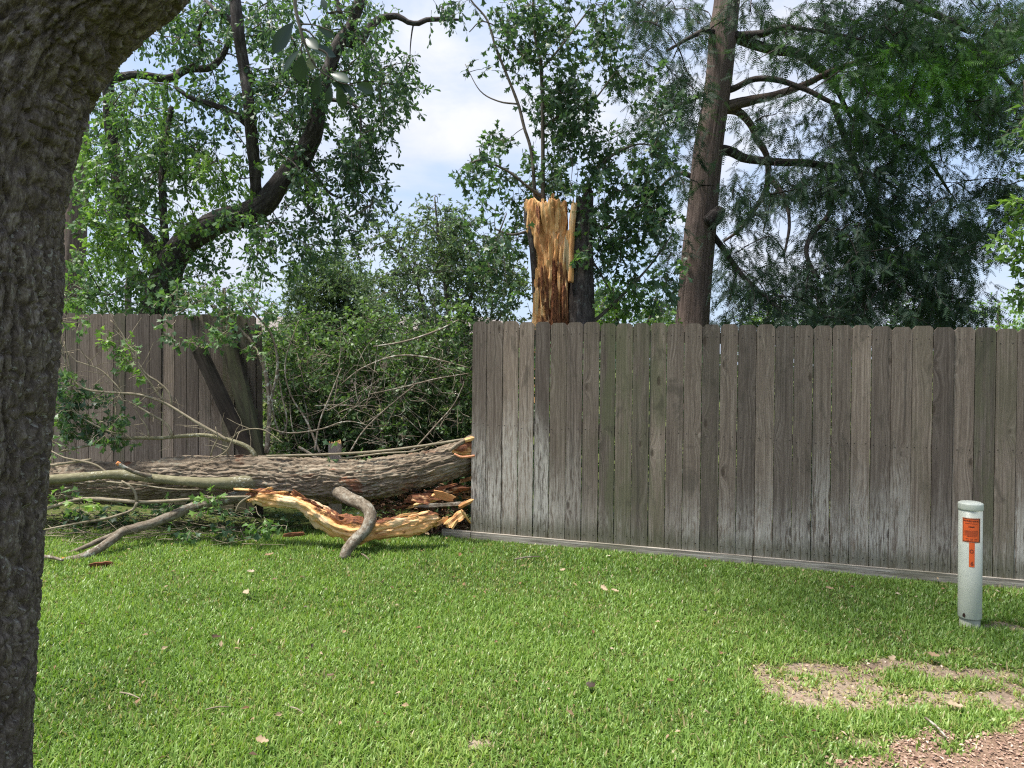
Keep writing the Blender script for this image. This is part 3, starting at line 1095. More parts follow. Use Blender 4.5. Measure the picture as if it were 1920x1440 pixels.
def build_left_oak():
    rng = np.random.default_rng(41)
    Y = 10.0
    b = P(285, 720, Y)
    root = thing('oak_tree', (b[0], b[1], gz(b[0], b[1])), 'spreading dark oak behind the left fence, its bent limb curving up to the right', 'tree')
    skel = []
    mb = MB()
    pts, rad = PX([(255, 800, 34), (285, 640, 32), (308, 530, 27), (338, 465, 23), (372, 435, 20)], Y)
    skel += list(tube(mb, pts, rad, 26, .05, disp_dark))
    mb.build('trunk', M_bark_dark, root)
    limbs = [
        [(355, 448, 21), (410, 415, 21), (455, 403, 20), (495, 382, 20), (530, 336, 19), (562, 300, 18), (577, 275, 17), (590, 240, 15), (600, 185, 13.5), (615, 135, 12), (636, 80, 11), (655, 55, 9), (675, 0, 9), (690, -80, 8)],
        [(640, 78, 9), (672, 76, 9), (690, 55, 8), (712, 36, 7), (745, 31, 6), (765, 42, 5), (785, 44, 5), (800, 37, 4.5), (830, 36, 4), (860, 37, 2)],
        [(480, 385, 9), (478, 320, 10), (472, 262, 10), (466, 190, 10), (458, 130, 10), (447, 65, 10), (440, 0, 10), (430, -90, 9)],
        [(320, 500, 13), (240, 400, 11), (215, 300, 9), (205, 215, 9), (200, 150, 9), (170, 90, 7)],
        [(205, 150, 8), (255, 140, 7), (317, 147, 7), (350, 130, 6.5), (393, 127, 6), (420, 100, 5), (432, 60, 4)],
        [(470, 240, 6), (440, 214, 6), (400, 197, 5), (360, 185, 4), (330, 165, 3)],
        [(310, 470, 8), (305, 380, 7), (305, 300, 6), (322, 200, 4)],
        [(447, 65, 5), (430, 35, 4.5), (405, 20, 4), (385, 0, 3)],
        [(350, 130, 4), (378, 105, 3.5), (372, 60, 3), (390, 20, 2)],
        [(570, 290, 4), (600, 340, 3), (618, 362, 2.5), (640, 372, 1.5)],
        [(590, 235, 4), (560, 240, 3.5), (545, 228, 2.5)],
        [(600, 185, 4), (640, 190, 3), (672, 205, 2.5), (676, 260, 2), (670, 330, 1)],
        [(640, 30, 5), (630, -5, 4), (622, -50, 3)],
    ]
    for i, l in enumerate(limbs):
        l = [(e[0], e[1], e[2], Y + (.5 * math.sin(i * 2.1)) * min(1, k / 3) + rng.normal() * .03) for k, e in enumerate(l)]
        m2 = MB()
        pts, rad = PX(l, Y)
        skel += list(tube(m2, pts, rad, 12 if l[0][2] > 8 else 7, .06, disp_dark))
        m2.build('limb', M_bark_dark, root)
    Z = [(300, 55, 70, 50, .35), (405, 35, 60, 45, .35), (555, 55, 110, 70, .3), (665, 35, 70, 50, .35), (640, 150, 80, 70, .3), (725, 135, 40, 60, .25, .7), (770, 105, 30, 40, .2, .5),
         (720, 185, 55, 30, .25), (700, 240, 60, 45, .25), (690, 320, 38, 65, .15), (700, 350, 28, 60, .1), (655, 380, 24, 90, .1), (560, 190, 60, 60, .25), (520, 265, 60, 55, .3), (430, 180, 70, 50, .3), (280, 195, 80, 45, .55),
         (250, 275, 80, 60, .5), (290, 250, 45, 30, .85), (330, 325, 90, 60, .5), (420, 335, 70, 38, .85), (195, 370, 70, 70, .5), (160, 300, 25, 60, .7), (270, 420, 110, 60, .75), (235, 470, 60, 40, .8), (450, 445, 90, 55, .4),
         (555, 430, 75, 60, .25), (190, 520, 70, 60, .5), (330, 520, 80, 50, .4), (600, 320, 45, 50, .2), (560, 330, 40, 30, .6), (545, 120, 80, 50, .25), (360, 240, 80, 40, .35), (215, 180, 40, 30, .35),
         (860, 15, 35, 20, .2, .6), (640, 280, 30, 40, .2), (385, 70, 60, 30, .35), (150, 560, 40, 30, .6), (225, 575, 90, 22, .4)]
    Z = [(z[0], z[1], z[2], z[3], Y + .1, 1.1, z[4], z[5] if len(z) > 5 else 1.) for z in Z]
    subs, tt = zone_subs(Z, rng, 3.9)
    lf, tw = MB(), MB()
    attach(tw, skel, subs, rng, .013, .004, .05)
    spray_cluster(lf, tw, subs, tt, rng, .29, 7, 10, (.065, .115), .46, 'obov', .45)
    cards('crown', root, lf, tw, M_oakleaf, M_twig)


def build_back_trunk():
    rng = np.random.default_rng(43)
    Y = 12.0
    b = P(140, 700, Y)
    root = thing('pine_tree', (b[0], b[1], gz(b[0], b[1])), 'brown straight trunk half hidden behind the near oak at the left', 'tree')
    mb = MB()
    pts, rad = PX([(128, 760, 26), (135, 550, 22), (143, 380, 19), (150, 240, 16), (150, 100, 14), (148, -100, 12), (146, -400, 8)], Y)
    sk = list(tube(mb, pts, rad, 20, .06, disp_cyp))
    mb.build('trunk', M_bark_cyp, root)
    subs, tt = zone_subs([(150, -260, 200, 120, Y, 1.2, .3), (140, -430, 120, 80, Y, 1.0, .3)], rng, 1.6)
    lf, tw = MB(), MB()
    attach(tw, sk, subs, rng, .02, .006)
    spray_cluster(lf, tw, subs, tt, rng, .40, 8, 9, (.06, .10), .4, 'obov', .3)
    cards('crown', root, lf, tw, M_oakleaf, M_twig)


def build_cypress():
    rng = np.random.default_rng(51)
    Y = 9.6
    b = P(1297, 720, Y)
    root = thing('cypress_tree', (b[0], b[1], gz(b[0], b[1])), 'tall leaning cypress with reddish fibrous trunk and drooping dark feathery branches', 'tree')
    skel = []
    mb = MB()
    pts, rad = PX([(1292, 800, 42), (1296, 690, 36), (1299, 605, 31.5), (1308, 490, 29), (1319, 370, 27.5), (1328, 283, 26), (1345, 167, 25), (1355, 67, 25), (1363, 0, 23), (1376, -150, 20), (1390, -400, 14), (1400, -700, 6)], Y)
    skel += list(tube(mb, pts, rad, 64, .025, disp_cyp, seed=3))
    mb.build('trunk', M_bark_cyp, root)
    limbs = [
        [(1365, 68, 7), (1400, 66, 6.5), (1430, 63, 6), (1455, 54, 5), (1480, 50, 4.5), (1510, 55, 3.5), (1560, 62, 3), (1620, 75, 2)],
        [(1365, 62, 10), (1395, 76, 9), (1430, 88, 8.5), (1465, 95, 8), (1497, 101, 7.5), (1540, 131, 6), (1562, 155, 5), (1575, 180, 4), (1600, 230, 3)],
        [(1352, 205, 11), (1378, 196, 10), (1410, 188, 9), (1447, 180, 7.5), (1480, 170, 7), (1513, 157, 6), (1553, 137, 5.5), (1600, 119, 4.5), (1660, 105, 3.5), (1740, 90, 2.5)],
        [(1352, 172, 6), (1376, 166, 5.5), (1407, 150, 5), (1435, 147, 5), (1463, 151, 4.5), (1490, 160, 4), (1520, 172, 4), (1565, 195, 3.5), (1625, 218, 3), (1680, 250, 2)],
        [(1358, 205, 7), (1385, 210, 6.5), (1407, 233, 6), (1420, 262, 5.5), (1437, 290, 5), (1440, 325, 4.5), (1435, 360, 4.5), (1413, 395, 4), (1390, 428, 3.5), (1357, 453, 2)],
        [(1335, 283, 11), (1368, 283, 9), (1400, 298, 8), (1463, 304, 7.5), (1500, 305, 7), (1530, 308, 6.5), (1582, 314, 4), (1640, 330, 3), (1700, 365, 2)],
        [(1535, 308, 5), (1552, 318, 4.5), (1560, 350, 4.5), (1558, 390, 4.5), (1545, 415, 4.5), (1522, 440, 4.5), (1512, 475, 4), (1530, 520, 3)],
        [(1600, 200, 5), (1625, 218, 5), (1653, 250, 5), (1685, 265, 4.5), (1713, 278, 4), (1735, 295, 3.5), (1753, 318, 3), (1780, 360, 2)],
        [(1560, 190, 5), (1600, 300, 5), (1640, 390, 5), (1680, 460, 4), (1720, 520, 3)],
        [(1345, 62, 5), (1322, 58, 5), (1300, 67, 4), (1280, 78, 3), (1250, 95, 2)],
        [(1322, 330, 7), (1295, 330, 5), (1280, 325, 4), (1250, 340, 3), (1215, 380, 2)],
        [(1345, 165, 5), (1300, 185, 4), (1260, 205, 3), (1215, 230, 2)],
        [(1440, 330, 4), (1470, 370, 3.5), (1480, 420, 3), (1470, 480, 2)],
        [(1760, 60, 5), (1830, 90, 5), (1890, 150, 4), (1940, 220, 3)],
        [(1370, -60, 10), (1480, -70, 9), (1600, -40, 8), (1720, 10, 7), (1820, 60, 5)],
        [(1330, 430, 5), (1395, 520, 4.5), (1440, 560, 4), (1480, 600, 3)],
    ]
    for i, l in enumerate(limbs):
        dy = (-1.0 if i % 3 == 0 else (.5 if i % 3 == 1 else -.2))
        l = [(e[0], e[1], e[2], Y + dy * k / len(l)) for k, e in enumerate(l)]
        m2 = MB()
        pts, rad = PX(l, Y)
        skel += list(tube(m2, pts, rad, 9, .05, disp_dark))
        m2.build('limb', M_bark_dark if i not in (2, 4) else M_bark_cyp, root)
    m2 = MB()
    pts, rad = PX([(1327, 420, 12), (1343, 405, 13), (1352, 390, 8)], Y - .2)
    tube(m2, pts, rad, 10, .03, disp_dark)
    m2.build('branch_stub', M_bark_dark, root)
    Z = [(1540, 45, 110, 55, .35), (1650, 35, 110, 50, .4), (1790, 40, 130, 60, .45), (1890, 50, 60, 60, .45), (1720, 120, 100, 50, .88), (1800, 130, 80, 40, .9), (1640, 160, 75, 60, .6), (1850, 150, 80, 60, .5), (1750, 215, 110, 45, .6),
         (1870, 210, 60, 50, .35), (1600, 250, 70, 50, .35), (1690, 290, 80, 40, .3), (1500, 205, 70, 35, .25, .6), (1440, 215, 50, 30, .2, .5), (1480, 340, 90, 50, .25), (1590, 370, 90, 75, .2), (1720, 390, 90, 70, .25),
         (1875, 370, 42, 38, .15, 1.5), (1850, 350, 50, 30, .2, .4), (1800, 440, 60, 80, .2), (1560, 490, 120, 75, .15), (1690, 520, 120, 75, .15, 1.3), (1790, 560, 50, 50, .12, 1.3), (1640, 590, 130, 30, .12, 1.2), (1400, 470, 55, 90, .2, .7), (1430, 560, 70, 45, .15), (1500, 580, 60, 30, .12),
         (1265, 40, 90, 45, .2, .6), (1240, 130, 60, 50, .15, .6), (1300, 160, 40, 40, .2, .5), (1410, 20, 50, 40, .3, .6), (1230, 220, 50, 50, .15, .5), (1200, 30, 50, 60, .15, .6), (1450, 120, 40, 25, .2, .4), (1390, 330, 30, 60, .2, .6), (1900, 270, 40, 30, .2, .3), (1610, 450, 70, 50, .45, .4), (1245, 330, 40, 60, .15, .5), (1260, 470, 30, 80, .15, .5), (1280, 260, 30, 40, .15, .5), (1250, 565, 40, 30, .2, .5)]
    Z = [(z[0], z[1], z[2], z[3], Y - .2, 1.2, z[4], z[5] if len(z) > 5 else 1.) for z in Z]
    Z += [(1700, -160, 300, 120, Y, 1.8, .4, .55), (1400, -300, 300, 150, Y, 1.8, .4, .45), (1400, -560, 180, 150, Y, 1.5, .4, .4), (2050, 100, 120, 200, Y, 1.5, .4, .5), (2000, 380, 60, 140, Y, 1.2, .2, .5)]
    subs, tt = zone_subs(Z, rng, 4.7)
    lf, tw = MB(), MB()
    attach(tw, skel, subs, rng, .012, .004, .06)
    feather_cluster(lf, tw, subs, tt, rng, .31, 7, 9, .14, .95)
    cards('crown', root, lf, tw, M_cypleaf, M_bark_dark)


def torn(mb, path, seg, step, jag, fib=.02, tintf=None, seed=0, ell=.8):
    """split timber: fibrous, with a jagged upper end"""
    pts = np.array([p[0] for p in path])
    rad = np.array([p[1] for p in path])

    def dsp(q, r):
        n = fbm(q * np.array([30, 30, 1.6]), 4, seed)
        return (np.floor(n * 7) / 7 * .6 + n * .4 - .5) * fib * 2.2 + (fbm(q * np.array([7, 7, 2.2]), 3, seed + 5) - .5) * fib * 1.6
    n0 = mb.n
    tube(mb, pts, rad, seg, step, dsp, ell, seed=seed + 1.3, tintf=tintf)
    V = mb.V[-1]
    nr = (len(V) - 2) // seg
    k = max(2, int(nr * .35))
    a = np.linspace(0, 2 * np.pi, seg, endpoint=False)
    h = fbm(np.stack([np.cos(a) * 3.0, np.sin(a) * 3.0, 0 * a + seed], 1), 4, seed + 2) - .5 + (RNG.random(seg) - .5) * .25
    for j in range(k):
        w = (1 - j / k) ** 1.3
        r0 = (nr - 1 - j) * seg
        V[r0:r0 + seg, 2] += h * jag * 2 * w
    V[-1, 2] -= jag * .5


def shard(mb, A, B, w, th, rng, tint=.2, rings=7):
    """angular splinter with spiky ends, grain along its length"""
    A, B = np.asarray(A, float), np.asarray(B, float)
    d = B - A
    L = np.linalg.norm(d)
    d = d / L
    x = unit(np.cross(d, unit(rng.normal(size=3) * .5 + np.array([0, 1, .2]))))
    y = np.cross(d, x)
    k = 8
    cu, cv = np.array([-1, -.35, .3, 1, 1, .4, -.4, -1]), np.array([-.7, -1, -.8, -.9, .8, 1, .7, .9])
    jit = rng.uniform(.75, 1.2, k)
    V, bk = [], []
    off = rng.uniform(-9, 9, 3)
    for i in range(rings):
        t = i / (rings - 1)
        f = min(1, .70 + 1.6 * min(t, 1 - t)) * rng.uniform(.82, 1.15)
        for j in range(k):
            e = rng.uniform(-.16, .16) * w * 2
            sp = (rng.uniform(-.5, 1.0) * min(.12 * L, .05) if t == 1 else (-rng.uniform(-.5, 1.0) * min(.12 * L, .05) if t == 0 else 0))
            V.append(A + d * (L * t + sp) + x * (cu[j] * w * f * jit[j] + e * .3) + y * (cv[j] * th * f * jit[j]))
            bk.append(np.array([cu[j] * w, cv[j] * th, L * t]) + off)
    n = rings * k
    F = [[i * k + j, i * k + (j + 1) % k, (i + 1) * k + (j + 1) % k, (i + 1) * k + j] for i in range(rings - 1) for j in range(k)]
    V += [A + d * L * .04, B - d * L * .04]
    bk += [off, off + np.array([0, 0, L])]
    T = [[(j + 1) % k, j, n] for j in range(k)] + [[n - k + j, n - k + (j + 1) % k, n + 1] for j in range(k)]
    mb.add(V, [F, T], bk, np.clip(tint + rng.uniform(-.06, .06, len(V)), 0, 1))


def build_stump():
    rng = np.random.default_rng(61)
    Y = 7.7
    b = P(1045, 720, Y)
    root = thing('broken_tree', (b[0], b[1], gz(b[0], b[1])), 'snapped oak trunk standing behind the fence with torn orange heartwood', 'tree')
    zt, zb = P(1037, 380, Y)[2], P(1037, 605, Y)[2]
    xm = P(1045, 500, Y)[0]

    def tf(V, bk):
        f = (V[:, 2] - zb) / (zt - zb)
        e = np.exp(-((V[:, 0] - xm - .03) / .16) ** 2)
        return np.clip(1.10 - 1.30 * f, 0, .80) * (.34 + .95 * e) + .10
    mb = MB()
    k = Y / FPX
    torn(mb, [(P(1036, 760, Y), 42 * k), (P(1036, 605, Y), 32 * k), (P(1036, 540, Y), 31 * k), (P(1034, 470, Y), 32 * k), (P(1029, 425, Y), 35 * k), (P(1025, 398, Y), 37 * k), (P(1025, 383, Y), 36 * k)], 130, .011, .12, .062, tf, 3, .7)
    mb.build('torn_wood', M_split, root)
    mb = MB()
    torn(mb, [(P(1092, 800, Y - .05), 33 * k), (P(1090, 605, Y - .05), 24.5 * k), (P(1090, 480, Y - .05), 22 * k), (P(1092, 420, Y - .05), 19.5 * k), (P(1097, 372, Y - .05), 14 * k)], 40, .02, .06, .022, None, 9, .9)
    mb.build('trunk', M_bark_dark, root)
    mb = MB()
    torn(mb, [(P(1071, 530, Y - .15), 5 * k), (P(1072, 470, Y - .16), 6 * k), (P(1073, 420, Y - .14), 6.5 * k), (P(1077, 382, Y - .1), 5 * k)], 14, .02, .07, .012, lambda V, b_: np.full(len(V), .1), 12, .8)
    mb.build('splinter', M_split, root)
    mb = MB()
    torn(mb, [(P(1006, 640, Y), 4 * k), (P(1003, 540, Y), 4.5 * k), (P(998, 460, Y - .05), 6 * k), (P(989, 410, Y), 7 * k), (P(986, 376, Y), 5 * k)], 12, .02, .05, .012, None, 15, .8)
    mb.build('bark_strip', M_bark_dark, root)
    mb = MB()
    torn(mb, [(P(1016, 410, Y + .12), 12 * k), (P(1015, 385, Y + .12), 11 * k), (P(1016, 362, Y + .12), 8 * k)], 14, .02, .04, .012, None, 16, .8)
    mb.build('bark_stub', M_bark_dark, root)
    # splinters standing out of the torn face and along the broken top
    for i in range(34):
        px = rng.uniform(1006, 1066) if i % 2 else rng.uniform(1025, 1064)
        py = rng.uniform(430, 570)
        ln = rng.uniform(30, 85)
        mb = MB()
        yy = Y - .245 + rng.uniform(-.02, .03)
        shard(mb, P(px, py + ln, yy + .03), P(px + rng.normal() * 3, py, yy - .03), rng.uniform(.008, .022), rng.uniform(.006, .014), rng, np.clip((py - 425) / 130 + rng.normal() * .25, 0, .85))
        mb.build('splinter', M_split, root, False)
    for i in range(18):
        px = rng.uniform(988, 1062)
        py = 396 + rng.uniform(-4, 14)
        ln = rng.uniform(8, 30) * (1.0 if px < 1000 or px > 1030 else .7)
        yy = Y + rng.uniform(-.2, .1)
        mb = MB()
        shard(mb, P(px, py + 30, yy), P(px + rng.normal() * 3, py - ln, yy), rng.uniform(.010, .03), rng.uniform(.008, .018), rng, rng.choice([.05, .1, .3, .6]))
        mb.build('splinter', M_split, root, False)
    for (px, py, ln, w) in ((1080, 400, 34, .02), (1100, 392, 36, .03), (1088, 392, 18, .03), (1107, 400, 40, .02), (1072, 400, 24, .015)):
        mb = MB()
        shard(mb, P(px, py + 40, Y - .08), P(px + 2, py - ln, Y - .05), w, .012, rng, .2)
        mb.build('bark_splinter', M_bark_dark if px > 1075 else M_split, root, False)
    skel = []
    stems = [
        [(1018, 395, 3.5), (1018, 300, 3.2), (1017, 183, 3), (1013, 110, 2.8), (1003, 67, 2.5), (1000, 0, 2.2), (994, -100, 1.6)],
        [(1004, 390, 3), (997, 290, 2.8), (983, 240, 2.6), (973, 200, 2.4), (957, 157, 2.2), (930, 90, 2), (913, 37, 1.8), (883, 0, 1.4), (868, -40, 1)],
        [(1018, 370, 3), (990, 350, 2.4), (950, 320, 2), (900, 300, 1.4), (868, 318, .8)],
        [(1015, 130, 2), (1050, 90, 1.8), (1080, 50, 1.5), (1110, 10, 1)],
        [(1017, 240, 2.2), (1060, 210, 2), (1110, 190, 1.6), (1150, 140, 1)],
        [(1095, 370, 3), (1110, 330, 2.6), (1150, 290, 2.2), (1200, 270, 1.6), (1240, 280, 1)],
        [(1100, 400, 3), (1130, 430, 2.5), (1170, 400, 2), (1210, 380, 1.4)],
        [(1105, 610, 3), (1150, 570, 2.6), (1190, 530, 2.2), (1225, 490, 1.6), (1260, 440, 1)],
        [(1098, 470, 2), (1130, 520, 1.6), (1150, 560, 1)],
        [(1000, 430, 2.4), (960, 440, 2), (930, 430, 1.4)],
        [(1010, 120, 1.8), (975, 100, 1.4), (950, 60, 1), (930, 20, .8)],
        [(970, 195, 1.6), (935, 190, 1.2), (900, 170, .8), (872, 120, .6)],
        [(950, 60, 1.2), (905, 40, 1), (880, 60, .8)],
    ]
    for i, l in enumerate(stems):
        l = [(e[0], e[1], e[2] * 1.15, Y + (.35 if i % 2 else -.15) * k2 / len(l)) for k2, e in enumerate(l)]
        m2 = MB()
        pts, rad = PX(l, Y)
        skel += list(tube(m2, pts, rad, 6, .05, disp_soft))
        m2.build('sprout', M_twig, root)
    Z = [(930, 295, 70, 40, .3), (905, 325, 50, 22, .35), (1000, 320, 85, 40, .3), (975, 270, 50, 30, .35), (960, 120, 50, 50, .25, .6), (905, 125, 36, 22, .2, .6), (1000, 50, 70, 60, .25), (930, 20, 40, 30, .25, .7), (1080, 110, 60, 90, .2),
         (1060, 190, 50, 50, .25), (1110, 235, 85, 60, .2), (1180, 275, 60, 40, .25), (1060, 330, 70, 40, .35), (1170, 400, 60, 80, .3), (1150, 330, 60, 40, .25), (1205, 350, 45, 50, .25), (1155, 545, 50, 45, .55), (1110, 480, 26, 60, .3, .8), (930, 420, 70, 55, .3), (960, 500, 45, 60, .3, .8),
         (1200, 450, 40, 70, .4, .7), (985, 400, 24, 30, .3), (1040, 20, 60, 40, .25), (900, 35, 40, 30, .25, .5), (1130, 60, 50, 60, .2, .7), (1010, 230, 40, 40, .3, .6), (890, 15, 30, 20, .2), (1125, 420, 30, 40, .3), (1235, 300, 40, 50, .2), (1245, 410, 35, 60, .25, .8), (1250, 520, 40, 50, .35, .8), (1220, 200, 40, 50, .2, .8), (1190, 130, 40, 50, .2, .8), (1145, 470, 50, 40, .3)]
    Z += [(985, 352, 40, 22, .35), (1045, 350, 40, 18, .35)]
    Z = [(z[0], z[1], z[2], z[3], Y + .05, .45, z[4], z[5] if len(z) > 5 else 1.) for z in Z]
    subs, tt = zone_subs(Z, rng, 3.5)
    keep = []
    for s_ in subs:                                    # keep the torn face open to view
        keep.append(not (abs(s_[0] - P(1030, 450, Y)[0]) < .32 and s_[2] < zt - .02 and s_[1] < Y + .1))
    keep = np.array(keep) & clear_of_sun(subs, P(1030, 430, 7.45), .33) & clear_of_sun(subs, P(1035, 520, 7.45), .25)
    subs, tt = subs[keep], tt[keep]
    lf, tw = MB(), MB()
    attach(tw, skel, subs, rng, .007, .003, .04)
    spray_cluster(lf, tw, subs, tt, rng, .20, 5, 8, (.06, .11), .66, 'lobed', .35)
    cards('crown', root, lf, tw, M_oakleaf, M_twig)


def build_shrub(name, label, cat, base, stems, zones, seed, dens, R, L, shape, mat, ntw=7, nlf=9, wr=.42, twm=None, droop=.15, r0=.008):
    rng = np.random.default_rng(seed)
    root = thing(name, (base[0], base[1], gz(base[0], base[1])), label, cat)
    skel = []
    for l in stems:
        m2 = MB()
        pts, rad = PX(l, 8)
        skel += list(tube(m2, pts, rad, 7, .07, disp_soft))
        m2.build('stem', twm or M_twig, root)
    subs, tt = zone_subs(zones, rng, dens)
    g = gz(subs[:, 0], subs[:, 1])
    ok = subs[:, 2] > g + .05
    subs, tt = subs[ok], tt[ok]
    lf, tw = MB(), MB()
    attach(tw, skel, subs, rng, r0, .003, .03)
    spray_cluster(lf, tw, subs, tt, rng, R, ntw, nlf, L, wr, shape, droop)
    cards('crown', root, lf, tw, mat, twm or M_twig)
    return root


def build_shrubs():
    # dense round evergreen far behind the gap
    Y = 14.0
    build_shrub('evergreen_tree', 'dense rounded blue-green evergreen behind the gap in the fence', 'tree', P(625, 700, Y)[:2],
                [[(622, 760, 9, Y), (625, 640, 7, Y), (622, 540, 4, Y), (620, 480, 2, Y)]],
                [(628, 495, 46, 26, Y, .5, .5), (610, 520, 55, 35, Y, .5, .5), (625, 555, 80, 45, Y, .7, .45, 1.2), (640, 615, 85, 50, Y, .8, .45, 1.2), (600, 640, 90, 60, Y, .8, .4, 1.2), (690, 640, 40, 40, Y, .6, .45), (670, 570, 40, 50, Y, .6, .5)],
                71, 8.5, .38, (.07, .12), 'lance', M_bushleaf, 10, 11, .42)
    # pale small-leaved treelet left of the stump
    Y = 8.8
    build_shrub('small_tree', 'pale olive small-leaved treelet between the gap and the snapped trunk', 'tree', P(850, 800, Y)[:2],
                [[(850, 900, 6, Y), (848, 700, 5, Y), (838, 560, 4, Y), (822, 440, 2.5, Y), (815, 370, 1.2, Y)], [(846, 660, 4, Y), (890, 540, 3, Y), (930, 450, 2, Y), (950, 400, 1, Y)], [(848, 690, 4, Y), (800, 590, 3, Y), (770, 500, 2, Y), (720, 450, 1, Y)],
                 [(850, 720, 4, Y), (905, 640, 3, Y), (960, 560, 2, Y), (990, 500, 1, Y)]],
                [(825, 400, 45, 35, Y, .5, .5, .7), (800, 450, 55, 45, Y, .6, .5), (860, 440, 60, 45, Y, .6, .45), (830, 520, 80, 60, Y, .7, .45), (900, 500, 70, 60, Y, .7, .45), (790, 590, 60, 50, Y, .7, .45), (880, 590, 80, 60, Y, .7, .4), (950, 560, 45, 50, Y, .6, .5, .8),
                 (720, 450, 40, 22, Y, .4, .5, .7), (745, 420, 30, 20, Y, .3, .5, .5), (690, 500, 40, 24, Y, .3, .5, .5), (730, 560, 40, 40, Y, .5, .5, .9), (760, 520, 40, 40, Y, .5, .5, .9), (770, 650, 50, 40, Y, .6, .4), (870, 660, 50, 40, Y, .6, .4)],
                72, 6.4, .24, (.042, .07), 'lance', M_bushleaf, 8, 11, .48)
    # thicket filling the gap
    for nm, lab, pxs, seed in (('shrub', 'dark tangled shrub in the fence gap right beside the leaning boards', (490, 640), 73),
                               ('shrub', 'dark tangled shrub in the middle of the fence gap above the pale board stub', (610, 770), 74),
                               ('shrub', 'dark tangled shrub in the fence gap against the cut end of the right fence', (740, 905), 75)):
        c = (pxs[0] + pxs[1]) / 2
        w = (pxs[1] - pxs[0]) / 2
        Y = 7.7
        rg = np.random.default_rng(seed)
        st = []
        for k in range(6):
            x0 = c + rg.uniform(-w, w) * .6
            x1 = c + rg.uniform(-w, w)
            st.append([(x0, 935, 4, Y + rg.uniform(-.3, .3)), ((x0 + x1) / 2 + rg.normal() * 8, 820, 3, Y), (x1, 720 + rg.normal() * 20, 2, Y + rg.uniform(-.4, .3)), (x1 + rg.normal() * 25, 640 + rg.normal() * 20, 1, Y)])
        zs = [(c, 840, w, 60, Y, .5, .35, 1.2), (c, 760, w, 60, Y, .6, .5, 1.0), (c, 690, w, 55, Y, .65, .6, .8), (c - w * .4, 640, w * .6, 35, Y, .6, .65, .65), (c + w * .3, 610, w * .5, 30, Y, .5, .65, .4), (c, 900, w, 40, Y, .4, .25, 1.0)]
        build_shrub(nm, lab, 'shrub', P(c, 900, Y)[:2], st, zs, seed, 9.5, .20, (.038, .07), 'obov', M_thicket, 8, 10, .55, None)
    # growth behind the right fence and far trees
    build_shrub('bush', 'bright green bush rising just above the fence between snapped trunk and cypress', 'bush', P(1170, 700, 8.6)[:2],
                [[(1165, 800, 5, 8.6), (1160, 640, 4, 8.6), (1150, 540, 2, 8.6)], [(1165, 740, 4, 8.6), (1210, 620, 3, 8.6), (1230, 560, 2, 8.6)]],
                [(1160, 580, 55, 35, 8.6, .5, .75), (1220, 590, 50, 30, 8.6, .5, .6), (1190, 660, 90, 50, 8.6, .5, .6), (1130, 600, 30, 25, 8.6, .4, .7)], 76, 3.4, .24, (.06, .10), 'obov', M_oakleaf, 6, 7, .5)
    build_shrub('tree', 'bright leafy tree poking in at the right edge beyond the fence', 'tree', P(1960, 700, 8.0)[:2],
                [[(1965, 850, 9, 8.0), (1960, 600, 7, 8.0), (1945, 420, 4, 8.0), (1925, 260, 2.5, 8.0), (1920, 150, 1.5, 8.0)]],
                [(1915, 430, 34, 60, 8, .5, .8, 1.2), (1920, 500, 30, 40, 8, .5, .6), (1915, 240, 22, 40, 8, .4, .45), (1960, 350, 50, 100, 8, .6, .6), (1910, 330, 15, 25, 8, .3, .4, .6), (1990, 550, 60, 80, 8, .6, .6)], 77, 3.2, .24, (.07, .12), 'lance', M_oakleaf, 6, 7, .5)
    far = [(1130, 560, 34, .35, 'low rounded far tree showing between snapped trunk and cypress'), (1240, 575, 36, .4, 'low far tree just left of the cypress trunk'), (1440, 575, 30, .75, 'yellow-green far tree seen under the cypress branches'),
           (1560, 580, 32, .45, 'dull green far tree behind the middle of the cypress branches'), (1700, 585, 30, .5, 'low green far tree behind the thickest cypress foliage'), (1872, 575, 26, .8, 'light yellow-green conical far tree beyond the right end of the fence'),
           (1985, 560, 34, .5, 'far tree past the right edge of the cypress')]
    for i, (px, py, w, tn, lab) in enumerate(far):
        Y = 26 + 2.3 * (i % 3)
        build_shrub('far_tree', lab, 'tree', P(px, 700, Y)[:2], [[(px, 690, 5, Y), (px, py + 20, 3, Y), (px + 2, py - 10, 1.5, Y)]],
                    [(px, py, w * .7, 26, Y, 1.4, tn), (px, py + 40, w * 1.3, 36, Y, 1.8, tn, 1.2), (px, py + 80, w * 1.4, 30, Y, 1.8, tn - .1)], 80 + i, 5.5, .85, (.16, .26), 'obov', M_oakleaf, 9, 9, .5)['group'] = 'trees far behind the right fence'
    for i, (px, py, w, h, lab) in enumerate([(240, 520, 120, 70, 'leafy background tree filling the space above the left fence'), (420, 560, 90, 60, 'grey-green background tree between the left oak and the evergreen'), (770, 610, 50, 50, 'low far tree in the notch beside the pale treelet')]):
        Y = 18 + i * 2
        build_shrub('background_tree', lab, 'tree', P(px, 700, Y)[:2], [[(px, 700, 8, Y), (px, py + 40, 6, Y), (px, py - 20, 3, Y)]],
                    [(px, py, w, h * .7, Y, 1.5, .45, .75), (px, py + 60, w * 1.2, h * .6, Y, 1.6, .4, 1.0), (px, py + 110, w * 1.2, h * .5, Y, 1.6, .35)], 90 + i, 2.6, .6, (.10, .17), 'obov', M_oakleaf, 8, 9, .5)


